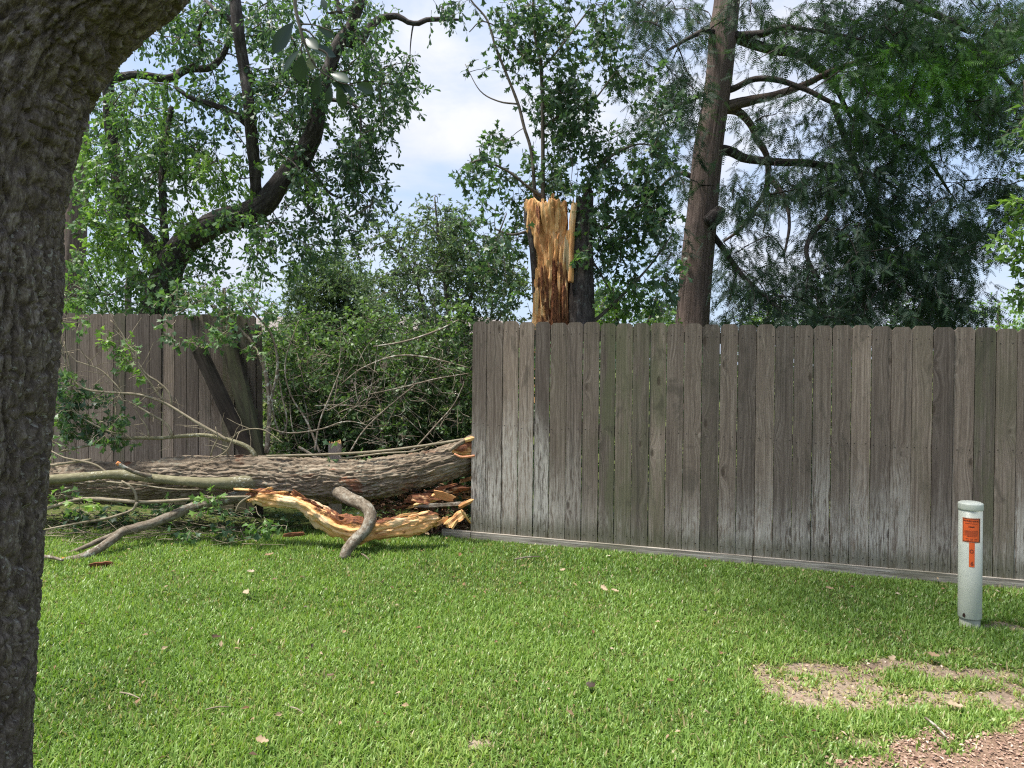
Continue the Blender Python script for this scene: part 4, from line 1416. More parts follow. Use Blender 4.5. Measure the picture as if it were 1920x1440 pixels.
def build_undergrowth():
    rng = np.random.default_rng(19)
    lf = MB()
    n = 15000
    x = rng.uniform(-.1, 8.5, n)
    y = fence_y(x) + rng.uniform(.25, 1.3, n)
    z = gz(x, y) + rng.uniform(0, 1.0, n) ** .8 * (1.5 + .4 * fbm(np.stack([x * 1.5, y, 0 * x], 1), 3, 4))
    L = rng.uniform(.07, .13, n)
    leaves(lf, np.stack([x, y, z], 1), rdir(n, rng), rdir(n, rng) * .7 + np.array([0, -.3, .6]), L, L * .5, 'obov', np.clip(rng.normal(.40, .2, n), 0, 1))
    o = bpy.data.objects.new('undergrowth', lf.mesh('undergrowth', M_oakleaf, False))
    COL.objects.link(o)
    o['kind'] = 'stuff'
    o['label'] = 'leafy undergrowth close behind the right fence'


# ------------------------------------------------------------------ fallen tree
def build_fallen():
    rng = np.random.default_rng(31)
    c = P(520, 960, 6.25)
    root = thing('fallen_tree', (c[0], c[1], gz(c[0], c[1])), 'fallen oak trunk lying across the broken fence with torn end and snapped branches', 'fallen tree')

    def part(name, path, Y, mat, seg=8, step=.05, disp=disp_soft, parent=root, **kw):
        m2 = MB()
        pts, rad = PX(path, Y)
        C = tube(m2, pts, rad, seg, step, disp, **kw)
        return m2.build(name, mat, parent), C
    Yl = 6.28
    trunk, Ct = part('trunk', [(-620, 950, 30, 6.5), (-350, 930, 33, 6.42), (-160, 915, 36, 6.35), (0, 910, 38), (90, 907, 38), (180, 904, 39), (260, 904, 40), (330, 897, 41), (400, 897, 41), (475, 897, 43), (550, 902, 42), (620, 903, 42), (680, 902, 41), (730, 894, 38), (780, 884, 34), (825, 873, 33), (860, 862, 33, 6.34), (893, 853, 32, 6.42), (925, 846, 28, 6.5)],
                     Yl, M_bark_log, 220, .011, disp_log, jag=.03)
    # torn end beside the fence
    for pth, rr, tt_ in (([(848, 846, 6.20), (866, 842, 6.19), (890, 838, 6.24)], (.02, .055, .075), .62), ([(852, 851, 6.13), (866, 857, 6.11), (890, 855, 6.14)], (.005, .010, .012), -1),
                         ([(842, 846, 6.16), (858, 834, 6.17), (880, 822, 6.2), (892, 818, 6.24)], (.012, .022, .026, .02), -2), ([(872, 826, 6.16), (892, 820, 6.18)], (.018, .022), .1)):
        m2 = MB()
        torn(m2, [(P(*q), r_) for q, r_ in zip(pth, rr)], 22, .010, .004, .012, lambda V, b, t_=tt_: np.full(len(V), max(t_, .1)), 5, .6)
        m2.build('bark_lip' if tt_ == -2 else 'torn_wood', M_bark_log if tt_ == -2 else (M_salmon if tt_ == -1 else M_split), trunk)
    rs = np.random.default_rng(77)
    for i in range(15):
        x0 = rs.uniform(735, 870)
        y0 = 948 - (x0 - 735) * .30 + rs.uniform(-8, 14)
        ln = rs.uniform(25, 70)
        m2 = MB()
        yy = 6.2 + rs.uniform(-.1, .15)
        shard(m2, P(x0, y0, yy), P(x0 + ln, y0 - ln * rs.uniform(.0, .35), yy + rs.uniform(-.05, .1)), rs.uniform(.01, .03), rs.uniform(.006, .016), rs, rs.choice([.1, .45, .7, .8]))
        m2.build('splinter', M_split, trunk, False)
    part('limb', [(-120, 915, 7, 5.9), (0, 903, 7.2, 5.95), (88, 899, 7.6), (158, 894, 8.2), (224, 889, 8), (279, 896, 8), (366, 904, 8.8), (420, 906, 10.5, 6.0), (458, 905, 13, 6.08), (492, 902, 17, 6.2), (520, 899, 20, 6.3)], 5.95, M_bark_smooth, 22, .025)
    b, _ = part('branch', [(222, 869, 3.4, 5.78), (236, 878, 3.6, 5.80), (258, 887, 4, 5.84), (283, 894, 5, 5.9)], 5.8, M_bark_grey, 10, .02)
    m2 = MB()
    tube(m2, [P(219, 867, 5.775), P(224, 870.5, 5.785)], [.013, .0165], 10, .01, disp_soft)
    m2.build('broken_end', M_orangecut, b)
    # curved stub reaching the lawn
    b, _ = part('branch', [(616, 900, 15, 6.36), (632, 919, 15, 6.17), (644, 929, 13.5, 6.05), (657, 936, 12.3, 5.95), (674, 943, 12, 5.85), (690, 954, 11.5, 5.77), (694, 972, 11, 5.7), (685, 993, 10.6, 5.63), (664, 1015, 10.6, 5.56), (650, 1033, 9.8, 5.51), (644, 1049, 8.4, 5.48)], 5.7, M_bark_grey, 26, .015)
    # forked branch on the grass
    b, _ = part('branch', [(470, 925, 13, 6.15), (430, 935, 11, 6.05), (388, 944, 9.5, 5.95), (355, 953, 9, 5.9), (322, 967, 9, 5.85), (290, 980, 9, 5.78), (257, 990, 9, 5.7), (228, 998, 9, 5.62), (211, 1012, 8.5, 5.53), (182, 1031, 7.8, 5.43), (152, 1045, 7.2, 5.36), (117, 1052, 6.6, 5.33)], 5.6, M_bark_grey, 18, .02)
    m2 = MB()
    tube(m2, [P(107, 1053, 5.325), P(121, 1051.2, 5.33)], [.022, .0285], 12, .01, disp_soft, jag=.008)
    m2.build('broken_end', M_orangecut, b)
    part('branch', [(222, 1000, 6, 5.6), (202, 1008, 5.5, 5.58), (190, 1012, 5, 5.56), (165, 1023, 4.4, 5.5), (140, 1033, 3.4, 5.48), (122, 1039, 2, 5.46)], 5.5, M_bark_grey, 8, .02)
    thin = [
        ([(60, 962, 3.2), (84, 955, 3.5), (126, 942, 3.7), (152, 936, 3.8), (191, 936, 3.8), (257, 941, 3.6), (322, 939, 3.2), (388, 934, 2.8), (466, 931, 2.4)], 5.84),
        ([(257, 942, 3), (252, 952, 2.8), (242, 959, 2.6), (200, 972, 2.4), (147, 981, 2), (84, 993, 1.6)], 5.8),
        ([(228, 902, 2.2), (246, 913, 2.4), (254, 925, 2.6), (257, 940, 3)], 5.82),
        ([(480, 857, 5), (470, 843, 4.6), (458, 835, 4.3), (432, 826, 4.2), (399, 818, 4), (366, 816, 3.7), (300, 821, 3.4), (257, 821, 3), (217, 824, 2.8), (182, 832, 2.6), (147, 839, 2.2), (115, 846, 1.6)], 6.25),
        ([(425, 825, 3), (413, 817, 3), (360, 787, 3), (307, 755, 2.7), (260, 740, 2.4), (193, 735, 2.1), (157, 728, 1.9), (133, 707, 1.7), (120, 670, 1.4), (110, 620, 1)], 6.2),
        ([(323, 818, 2.6), (318, 803, 2.4), (307, 790, 2.3), (280, 775, 2.1), (243, 753, 1.6)], 6.2),
        ([(322, 762, 2), (317, 737, 1.9), (295, 715, 1.8), (273, 700, 1.7), (247, 660, 1.4), (227, 623, 1.2), (207, 600, .9)], 6.22),
        ([(307, 752, 1.7), (283, 720, 1.5), (260, 687, 1.3), (255, 660, 1)], 6.18),
        ([(232, 738, 1.5), (213, 717, 1.4), (187, 693, 1.3), (143, 677, 1)], 6.2),
        ([(215, 812, 1.9), (200, 807, 1.8), (160, 787, 1.5), (127, 760, 1)], 6.15),
        ([(280, 820, 1.5), (275, 800, 1.4), (262, 782, 1.2), (250, 760, .9)], 6.2),
        ([(880, 821, 2, 6.3), (863, 825, 2.6), (777, 838, 2.6), (700, 847, 2.4), (613, 852, 2.2), (500, 855, 2)], 6.2),
        ([(640, 860, 1.6, 6.22), (720, 850, 1.6), (780, 845, 1.3), (830, 825, .8, 6.4)], 6.15),
        ([(170, 862, 2.8), (140, 866, 2.6), (100, 872, 2.4), (70, 876, 2)], 6.02),
        ([(205, 890, 1.8), (180, 872, 2), (150, 864, 2), (120, 858, 1.6), (95, 845, 1)], 6.0),
        ([(395, 855, 1.4), (400, 838, 1.5), (408, 822, 1.2), (404, 800, .8)], 6.05),
        ([(200, 903, 1.5), (260, 909, 1.4), (320, 917, 1.4), (372, 918, 1)], 5.86),
        ([(470, 930, 1.8), (450, 943, 1.8), (441, 962, 1.5)], 5.8),
        ([(395, 862, 1), (425, 845, 1.2), (445, 812, 1.2), (490, 805, 1), (530, 830, .8)], 6.15),
        ([(120, 640, 1.2), (133, 700, 1.6), (131, 760, 1.3)], 6.3),
    ]
    skel = []
    lf, tw = MB(), MB()
    for path, Y in thin:
        b, C = part('branch', path, Y, M_twig_pale if path[0][2] < 3.4 else M_bark_smooth, 7, .03)
        if Y > 6.1:
            skel += list(C)
    # side twiglets on the bare branches
    A = []
    sk = np.array(skel)
    for i in range(150):
        p = sk[rng.integers(len(sk))]
        if p[0] > -1.9:
            continue
        d = unit(rng.normal(size=3) * np.array([1, .5, .9]) + np.array([-.5, 0, .35]))
        ln = rng.uniform(.08, .30)
        A.append(np.stack([p, p + d * ln * .5 + rng.normal(size=3) * .015, p + d * ln + rng.normal(size=3) * .03]))
    prisms(tw, np.array(A), .0035, .0015)
    Z = [(120, 730, 30, 30, .4, 1.5), (165, 800, 50, 24, .3, 1.4), (105, 800, 16, 30, .5, 1.5), (240, 640, 20, 14, .75, 1.4), (200, 660, 20, 14, .7), (213, 632, 22, 20, .75), (225, 682, 24, 18, .75), (228, 707, 18, 10, .6), (160, 735, 40, 22, .3), (113, 765, 24, 30, .55), (175, 770, 60, 40, .15, 1.6), (140, 795, 40, 24, .3), (233, 815, 18, 16, .45), (105, 853, 16, 24, .55), (220, 838, 14, 14, .5), (285, 770, 14, 12, .55), (135, 605, 30, 14, .6),
         (110, 700, 20, 22, .6), (240, 665, 18, 12, .7), (205, 800, 30, 20, .35)]
    Z = [(z[0], z[1], z[2], z[3], 6.28, .18, z[4], z[5] if len(z) > 5 else 1.) for z in Z]
    Z += [(310, 622, 18, 10, 6.4, .15, .55, 2.5), (352, 645, 24, 14, 6.4, .15, .45, 2.2), (407, 635, 26, 16, 6.35, .15, .55, 2.2), (425, 612, 30, 14, 6.4, .2, .5, 1.6), (477, 655, 18, 14, 6.4, .15, .45, 2), (390, 550, 80, 34, 6.7, .3, .45, 1.3), (465, 575, 70, 36, 6.7, .3, .4, 1.2), (340, 570, 50, 24, 6.7, .3, .4, 1.2), (495, 610, 30, 25, 6.7, .2, .45, 1.0)]
    Z += [(395, 932, 16, 10, 5.82, .05, .7, 3), (152, 940, 9, 9, 5.78, .04, .85, 5), (408, 955, 14, 10, 5.85, .05, .55, 2), (495, 978, 12, 14, 5.75, .05, .5, 2.5), (345, 995, 26, 7, 5.75, .08, .45, 2.5), (440, 990, 40, 8, 5.85, .08, .4, 2), (290, 955, 50, 10, 6.05, .1, .4, 2), (180, 965, 60, 12, 6.05, .1, .35, 1.6), (110, 925, 12, 14, 5.9, .05, .55, 1.5),
          (620, 850, 12, 8, 6.3, .1, .5, 1.2), (700, 855, 30, 6, 6.3, .1, .5, 2), (860, 935, 20, 16, 6.3, .1, .2, 1.5), (530, 990, 14, 8, 5.7, .05, .5, 2)]
    subs, tt = zone_subs(Z, rng, 6.0)
    skp = skel + [P(x, y, 6.7) for x, y in ((330, 600), (400, 600), (470, 610), (360, 560), (430, 560), (410, 630))] + [P(x, y, 5.85) for x, y in ((395, 934), (152, 936), (300, 960), (480, 950), (200, 960))] + [P(620, 857, 6.3), P(700, 857, 6.3), P(860, 925, 6.4)]
    attach(tw, skp, subs, rng, .004, .002, .0)
    spray_cluster(lf, tw, subs, tt, rng, .085, 3, 4, (.055, .095), .62, 'lobed', .25)
    o = lf.build('foliage', M_oakleaf, root, smooth=False)
    o['kind'] = 'stuff'
    o = tw.build('twigs', M_twig_pale, root)
    o['kind'] = 'stuff'
    # limb holding the high leaves behind the boards
    part('branch', [(500, 850, 5, 6.5), (505, 760, 4, 6.6), (495, 690, 3.4, 6.65), (470, 640, 3, 6.65), (430, 600, 2.4, 6.65), (380, 565, 1.8, 6.65), (330, 590, 1.2, 6.6)], 6.6, M_bark_grey, 8, .04)
    part('branch', [(505, 760, 3, 6.6), (520, 690, 2.6, 6.65), (510, 630, 2.2, 6.7), (480, 590, 1.6, 6.7), (455, 560, 1, 6.7)], 6.6, M_bark_grey, 8, .04)


def build_brush():
    """bare broken twigs tangled in the gap"""
    rng = np.random.default_rng(35)
    for i in range(16):
        x0 = rng.uniform(500, 880)
        y0 = rng.uniform(760, 862)
        Y = rng.uniform(6.55, 7.2)
        a = rng.uniform(-2.4, -.6) if i % 3 else rng.uniform(-.5, .2)
        ln = rng.uniform(60, 190)
        cv = rng.normal() * .9
        path = []
        x, y = x0, y0
        for k in range(6):
            path.append((x, y, (1.9 - .27 * k) * rng.uniform(.8, 1.1), Y + k * rng.normal() * .03))
            x += math.cos(a + cv * k / 5) * ln / 5
            y += math.sin(a + cv * k / 5) * ln / 5
            if x > 878:
                break
        if len(path) < 3:
            continue
        yield path


def build_brush_pile():
    c = P(690, 930, 6.9)
    root = thing('brush_pile', (c[0], c[1], gz(c[0], c[1])), 'tangle of bare grey broken branches piled in the fence gap behind the log', 'brush pile')
    big = [
        [(520, 690, 1.2, 6.7), (528, 740, 2, 6.7), (538, 790, 2.6, 6.65), (527, 815, 3, 6.6), (513, 778, 2.6, 6.6), (508, 720, 1.6, 6.6)],
        [(560, 600, 1.2, 6.9), (535, 680, 2, 6.8), (545, 740, 2.4, 6.75), (575, 790, 2.8, 6.7), (600, 850, 3.4, 6.6)],
        [(640, 690, 1.4, 6.8), (620, 740, 2.2, 6.75), (600, 790, 2.6, 6.7), (590, 845, 3, 6.6)],
        [(880, 690, 1.8, 6.9), (800, 670, 2.4, 6.9), (740, 668, 2.6, 6.9), (680, 690, 2.2, 6.9), (640, 720, 1.6, 6.8)],
        [(880, 700, 1.6, 6.8), (820, 710, 2, 6.8), (760, 725, 2, 6.75), (690, 740, 1.8, 6.7)],
        [(870, 720, 1.4, 6.7), (850, 760, 2, 6.7), (815, 800, 2.2, 6.65), (770, 850, 2.4, 6.55)],
        [(780, 720, 1.6, 6.8), (720, 770, 2.2, 6.7), (680, 810, 2.4, 6.6), (655, 850, 2.4, 6.5)],
        [(560, 838, 3.6, 6.6), (580, 850, 4.5, 6.55), (605, 868, 5.5, 6.5)],
        [(700, 650, 2, 7.0), (760, 640, 3, 7.0), (820, 620, 3, 7.1), (860, 600, 2, 7.2)],
        [(500, 800, 2, 6.4), (540, 812, 2, 6.45), (600, 805, 2, 6.5), (650, 790, 1.6, 6.5), (700, 800, 1, 6.5)],
    ]
    for path in big + list(build_brush()):
        m2 = MB()
        pts, rad = PX(path, 6.8)
        rad = rad * .68
        tube(m2, pts, rad, 6, .04, disp_soft)
        m2.build('branch', M_bark_grey, root)
    rng = np.random.default_rng(36)
    tw = MB()
    A = []
    for i in range(330):
        p = P(rng.uniform(490, 882), rng.uniform(640, 868), rng.uniform(6.5, 7.3))
        d = unit(rng.normal(size=3) * np.array([1, .5, .8]))
        ln = rng.uniform(.08, .35)
        b = rng.normal(size=3) * ln * .16
        A.append(np.stack([p, p + d * ln * .33 + b, p + d * ln * .66 + b, p + d * ln]))
    prisms(tw, np.array(A), .0034, .0012)
    o = tw.build('twigs', M_bark_grey, root)
    o['kind'] = 'stuff'
    # rubble of twigs on the grass below the log
    tw = MB()
    A = []
    for i in range(330):
        g = G(rng.uniform(60, 480), rng.uniform(975, 1030))
        p = g + np.array([0, rng.uniform(0, .3), rng.uniform(.01, .07)])
        d = unit(np.array([rng.normal(), rng.normal() * .5, rng.normal() * .12]))
        ln = rng.uniform(.1, .45)
        b = rng.normal(size=3) * ln * .06
        A.append(np.stack([p, p + d * ln * .5 + b, p + d * ln]))
    for i in range(60):
        g = G(rng.uniform(790, 884), rng.uniform(985, 1004))
        p = g + np.array([0, rng.uniform(0, .25), rng.uniform(.0, .12)])
        d = unit(np.array([rng.normal(), rng.normal() * .5, rng.normal() * .4]))
        ln = rng.uniform(.05, .2)
        A.append(np.stack([p, p + d * ln * .5, p + d * ln]))
    prisms(tw, np.array(A), .0036, .0014)
    o = bpy.data.objects.new('twig_litter', tw.mesh('twig_litter', M_twig_pale))
    COL.objects.link(o)
    o['kind'] = 'stuff'
    o['label'] = 'loose thin twigs scattered on the grass under the log'
    lf = MB()
    n = 1500
    px_ = rng.uniform(690, 884, n)
    py_ = 1003 - 95 * rng.uniform(0, 1, n) ** 1.6
    ps = np.array([P(a_, b_, 6.22 + rng.uniform(0, .5)) for a_, b_ in zip(px_, py_)])
    ps[:, 2] = np.maximum(ps[:, 2], gz(ps[:, 0], ps[:, 1]) + .004)
    leaves(lf, ps, rdir(n, rng) * np.array([1, .6, .5]), rdir(n, rng) + np.array([0, -.4, .5]), rng.uniform(.03, .11, n), rng.uniform(.010, .04, n), 'lance', np.clip(rng.normal(.25, .16, n), 0, .62))
    o = bpy.data.objects.new('wood_debris', lf.mesh('wood_debris', M_deadleaf, False))
    COL.objects.link(o)
    o['kind'] = 'stuff'
    o['label'] = 'brown bark scraps and dead leaves heaped in the dark under the torn log end'
    # leafy shade litter under the log
    lf = MB()
    n = 900
    pos = []
    for i in range(n):
        g = G(rng.uniform(60, 885), rng.uniform(978, 1006))
        pos.append(g + np.array([0, rng.uniform(0, .55), rng.uniform(.005, .09)]))
    leaves(lf, np.array(pos), rdir(n, rng) * np.array([1, 1, .3]), rdir(n, rng) * .5 + np.array([0, 0, .7]), rng.uniform(.04, .085, n), rng.uniform(.02, .04, n), 'lobed', np.clip(rng.normal(.35, .2, n), 0, 1))
    o = bpy.data.objects.new('leaf_litter', lf.mesh('leaf_litter', M_oakleaf, False))
    COL.objects.link(o)
    o['kind'] = 'stuff'
    o['label'] = 'torn green leaves littered in the shade beneath the log'


def build_slab():
    m2 = MB()
    Y = 5.78
    path = [(466, 934, 9, 5.9), (478, 931, 13, 5.88), (505, 932, 15, 5.86), (540, 938, 15, 5.84), (575, 950, 16, 5.82), (605, 968, 19, 5.8), (640, 988, 20, 5.76), (690, 994, 18, 5.74), (740, 988, 20, 5.76), (780, 980, 19, 5.8), (808, 975, 15, 5.84), (817, 977, 9, 5.86)]
    pts, rad = PX(path, Y)

    def dsp(q, r):
        n = fbm(q * np.array([26, 26, 2.4]), 4, 3)
        return (np.floor(n * 6) / 6 - .5) * .085 + (fbm(q * np.array([11, 11, 7.]), 4, 8) - .5) * .11 + (fbm(q * np.array([50, 50, 14.]), 3, 18) - .5) * .02
    C0, R0 = resample(pts, rad, .012)

    def tf(V, bk):
        # crumbly red rot along the upper, inner side of the curve
        d = np.zeros(len(V))
        for i0 in range(0, len(V), 2000):
            v = V[i0:i0 + 2000]
            j = np.argmin(np.linalg.norm(v[:, None] - C0[None], axis=2), 1)
            rel = (v - C0[j])
            d[i0:i0 + 2000] = rel[:, 2] / R0[j] + .35 * rel[:, 1] / R0[j]
        tip = np.exp(-((V[:, 0] - P(470, 934, 5.9)[0]) / .07) ** 2)
        return np.clip(.36 + .46 * d + .35 * tip, .05, .98)
    tube(m2, pts, rad * 1.06, 90, .009, dsp, .75, seed=4, tintf=tf, jag=.035)
    rs = np.random.default_rng(78)
    for i in range(46):
        j = rs.integers(6, len(C0) - 6)
        p = C0[j] + np.array([0, -.02, R0[j] * rs.uniform(.4, 1.0)]) if i % 3 else C0[j] + np.array([0, -R0[j] * .6, -R0[j] * rs.uniform(.0, .6)])
        dd_ = unit(C0[j + 5] - C0[j - 5]) * rs.choice([-1, 1])
        shard(m2, p, p + dd_ * rs.uniform(.06, .2) + np.array([0, -.015, rs.uniform(-.01, .035)]), rs.uniform(.005, .016), rs.uniform(.003, .008), rs, rs.choice([.1, .3, .75, .85]) if i % 3 else .15)
    o = m2.build('split_slab', M_split)
    tag(o, 'long curved slab of split orange heartwood lying on the grass under the log', 'broken wood')
    # rest of the debris pile by the fence end
    specs = [
        ('plank', [(785, 949), (878, 944)], 6.02, .020, 'brown plank lying level in the dark gap under the torn log end', .95),
        ('wood_chunk', [(815, 925), (850, 935)], 6.05, .035, 'flat orange chunk of torn wood high in the gap under the log end', .15),
        ('wood_chunk', [(862, 950), (886, 938)], 5.99, .030, 'orange chunk of torn wood wedged against the end picket', .08),
        ('wood_chunk', [(838, 985), (868, 962)], 5.98, .035, 'brown orange splinter block leaning low beside the end picket', .45),
        ('splinter', [(866, 958), (882, 980)], 5.93, .010, 'thin straight orange splinter slanting down beside the end picket', .05),
        ('splinter', [(848, 990), (858, 975)], 5.93, .012, 'short pale splinter standing in the debris at the slab right end', .25),
        ('wood_chunk', [(808, 985), (840, 972)], 5.96, .022, 'narrow brown piece of torn wood just right of the split slab', .5),
        ('wood_chunk', [(775, 935), (805, 940)], 6.0, .035, 'dark rotten chunk of wood under the middle of the torn log end', .7),
        ('bark_piece', [(533, 1004), (570, 1001)], 5.62, .018, 'reddish bark piece on the grass left of the split slab', .72),
        ('bark_piece', [(170, 1069), (212, 1067)], 5.15, .020, 'curled dark bark piece alone on the lawn near the cut branch end', .9),
    ]
    for i, (nm, (a, b), Y, r, lab, t) in enumerate(specs):
        pa, pb = P(a[0], a[1], Y), P(b[0], b[1], Y + .06)
        for q in (pa, pb):
            q[2] = max(q[2], gz(q[0], q[1]) + r * .8)
        m2 = MB()
        shard(m2, pa, pb, r, r * .45, np.random.default_rng(40 + i), t)
        o = m2.build(nm, M_split if nm != 'plank' else M_bark_grey, None, False)
        tag(o, lab, {'plank': 'plank', 'splinter': 'splinter', 'wood_chunk': 'broken wood', 'bark_piece': 'bark'}[nm])
        if nm in ('wood_chunk', 'splinter'):
            o['group'] = 'torn wood debris by the fence end'


def oriented_box(name, A, B, w, th, mat, face, parent=None):
    """board from A to B; object Z runs along the board so that the wood grain follows"""
    A, B = np.array(A), np.array(B)
    d = B - A
    L = np.linalg.norm(d)
    d /= L
    x = unit(np.cross(face, d))
    y = np.cross(d, x)
    mb = MB()
    n = 7
    prof = [(-w / 2, -th / 2), (w / 2, -th / 2), (w / 2, th / 2), (-w / 2, th / 2)]
    V = []
    rg = np.random.default_rng(int(abs(A[0] * 1000)) % 999)
    jz = rg.uniform(-.012, .012, 4)
    for k, z in enumerate((0, L)):
        V += [(p[0], p[1], z + (jz[i] if k else 0)) for i, p in enumerate(prof)]
    mb.add(V, [[[0, 1, 5, 4], [1, 2, 6, 5], [2, 3, 7, 6], [3, 0, 4, 7], [4, 5, 6, 7], [3, 2, 1, 0]]])
    o = bpy.data.objects.new(name, mb.mesh(name, mat, False))
    COL.objects.link(o)
    m = Matrix(((x[0], y[0], d[0], A[0]), (x[1], y[1], d[1], A[1]), (x[2], y[2], d[2], A[2]), (0, 0, 0, 1)))
    o.matrix_world = m
    return o


def build_boards():
    fc = np.array([.1, -1, .05])
    o = oriented_box('broken_board', P(478, 880, 6.42), P(373, 655, 6.62), .135, .045, M_board, np.array([-.35, -1, .05]))
    tag(o, 'broken fence board leaning far left behind the log, left of the leaning pair', 'board', 'broken boards leaning behind the log')
    o = oriented_box('broken_board', P(487, 880, 6.50), P(433, 648, 6.70), .150, .05, M_board, np.array([-.25, -1, .05]))
    tag(o, 'broken fence board standing nearly upright, right of the leaning pair behind the log', 'board', 'broken boards leaning behind the log')
    # bleached stub of a snapped picket
    root = thing('picket_stub', P(629, 930, 6.72), 'pale snapped picket stub with splintered orange top standing behind the log', 'picket')
    root.location.z = gz(root.location.x, root.location.y)
    A, B = P(629, 1000, 6.72), P(628, 831, 6.72)
    k = 6.72 / FPX
    o = oriented_box('board', A, B, 24 * k, .018, M_stub, np.array([.1, -1, 0]))
    mw = o.matrix_world.copy()
    o.parent = root
    o.matrix_world = Matrix.Translation(-Vector(root.location)) @ mw
    rng = np.random.default_rng(4)
    m2 = MB()
    for i in range(9):
        x = 618.5 + i * 2.6
        a, b = P(x, 833, 6.72), P(x + rng.normal(), 833 - rng.uniform(2, 9), 6.72)
        tube(m2, [a, (a + b) / 2, b], [.008, .008, .003], 5, .02, None, .8, tint=.1)
    m2.build('splintered_top', M_split, root)


# ------------------------------------------------------------------ utility marker
def build_marker():
    b = G(1818, 1174)
    Yp = b[1]
    b[2] = gz(b[0], b[1]) - .003
    root = thing('utility_marker', b, 'pale grey-green plastic utility marker post with orange warning sticker in front of the fence', 'marker post')
    k = Yp / FPX
    top = P(1818, 944, Yp)
    H = top[2] - b[2]
    tilt = -.006

    def lathe(prof, seg=40):
        a = np.linspace(0, 2 * np.pi, seg, endpoint=False)
        V = np.concatenate([np.stack([r * np.cos(a), r * np.sin(a), np.full(seg, z)], 1) for r, z in prof])
        n = len(prof)
        F = [[i * seg + j, i * seg + (j + 1) % seg, (i + 1) * seg + (j + 1) % seg, (i + 1) * seg + j] for i in range(n - 1) for j in range(seg)]
        m = MB()
        m.add(V, [F, [list(range((n - 1) * seg, n * seg))]])
        return m
    R = 19.6 * k
    zs = (1172 - 1153) * k
    root.rotation_euler = (0, tilt, 0)
    m, nt, bs, out = newmat('marker_body')
    co = N(nt, 'ShaderNodeTexCoord').outputs['Object']
    sp = N(nt, 'ShaderNodeSeparateXYZ', i0=co)
    n1 = noise(nt, co, 6, 4)
    c = ramp(nt, n1, [(.3, (.40, .425, .365)), (.7, (.47, .495, .43))])
    sc = noise(nt, vmul(nt, co, (14, 14, 110)), 1.0, 3, .6, .6)
    lowm = mth(nt, 'SUBTRACT', 1.0, smooth(nt, sp.outputs[2], zs + .02, zs + .075))
    c = mixc(nt, mth(nt, 'MULTIPLY', mth(nt, 'MULTIPLY', smooth(nt, sc, .60, .66), lowm), .85), c, (.08, .09, .08))
    spk = noise(nt, co, 95, 2, .6)
    c = mixc(nt, mth(nt, 'MULTIPLY', smooth(nt, spk, .72, .78), .3), c, (.2, .22, .2))
    setin(nt, bs, Base_Color=c, Roughness=.42)
    o = local_obj('body', lathe([(R * .98, zs), (R, zs + .004), (R, H - .006), (R * .6, H - .004)]), m, root, (0, 0, 0), smooth=True)
    local_obj('sleeve', lathe([(R * .87, -.08), (R * .87, zs + .012), (R * .5, zs + .013)]), M_pvc_old, root, (0, 0, 0), smooth=True)
    cz = H - 11 * k
    local_obj('cap', lathe([(R * 1.005, cz), (R * 1.05, cz + .0015), (R * 1.065, cz + .006), (R * 1.06, H - .002), (R * 1.04, H + .004), (R * .85, H + .010), (R * .45, H + .0135), (R * .05, H + .0145)], 48), M_pvc, root, (0, 0, 0), smooth=True)
    # notch hole by the foot
    m2 = MB()
    a = np.linspace(0, 2 * np.pi, 10, endpoint=False)
    rv = np.random.default_rng(3).uniform(.8, 1.2, 10)

    def onr(u, z, dr):
        th = -math.pi / 2 + .0 + u / R
        return ((R + dr) * math.cos(th), (R + dr) * math.sin(th), z)
    face_off = -.43                      # the camera sees the post from its left
    u0 = face_off * R

    def curved(name, mat, pts, dr, parent):
        mm = MB()
        mm.add([onr(u, z, dr) for u, z in pts[0]], [pts[1]])
        return local_obj(name, mm, mat, parent, (0, 0, 0))

    def rect(uc, zc, w, h, n=10):
        us = np.linspace(uc - w / 2, uc + w / 2, n + 1)
        pts = [(u, zc - h / 2) for u in us] + [(u, zc + h / 2) for u in us]
        return pts, [[i, i + 1, n + 2 + i, n + 1 + i] for i in range(n)]

    def zz(py):
        return (1172 - py) * k
    us_ = u0 - .003
    sw, sh = 29 * k, 44 * k
    st = curved('sticker', M_orange, rect(us_, zz(985.5), sw, sh), .0010, root)
    st['label'] = 'orange rectangular warning sticker with dark border'
    curved('border', M_stickedge, rect(us_, zz(985.5), sw + 2.4 * k, sh + 2.4 * k), .0005, st)
    for (uc, zc, w, h) in ((us_ + sw / 2 - .9 * k, zz(985.5), 1.6 * k, sh), (us_, zz(985.5) - sh / 2 + .8 * k, sw, 1.3 * k), (us_, zz(985.5) + sh / 2 - .6 * k, sw, 1.0 * k), (us_ - sw / 2 + .5 * k, zz(985.5), .8 * k, sh)):
        curved('border_line', M_ink, rect(uc, zc, w, h), .0014, st)
    curved('rule', M_redink, rect(us_, zz(973), 20 * k, .9 * k), .0014, st)
    for i in range(7):
        w = (22 if i < 6 else 14) * k
        curved('small_print', M_redink, rect(us_ - .5 * k, zz(986.5 + i * 1.75), w, .75 * k), .0014, st)
    for i, w in enumerate((21, 19)):
        for s in (-.33, 0, .33):
            curved('small_print', M_redink, rect(us_ + s * w * k, zz(1001.5 + i * 2.9), w * .24 * k, .9 * k), .0014, st)

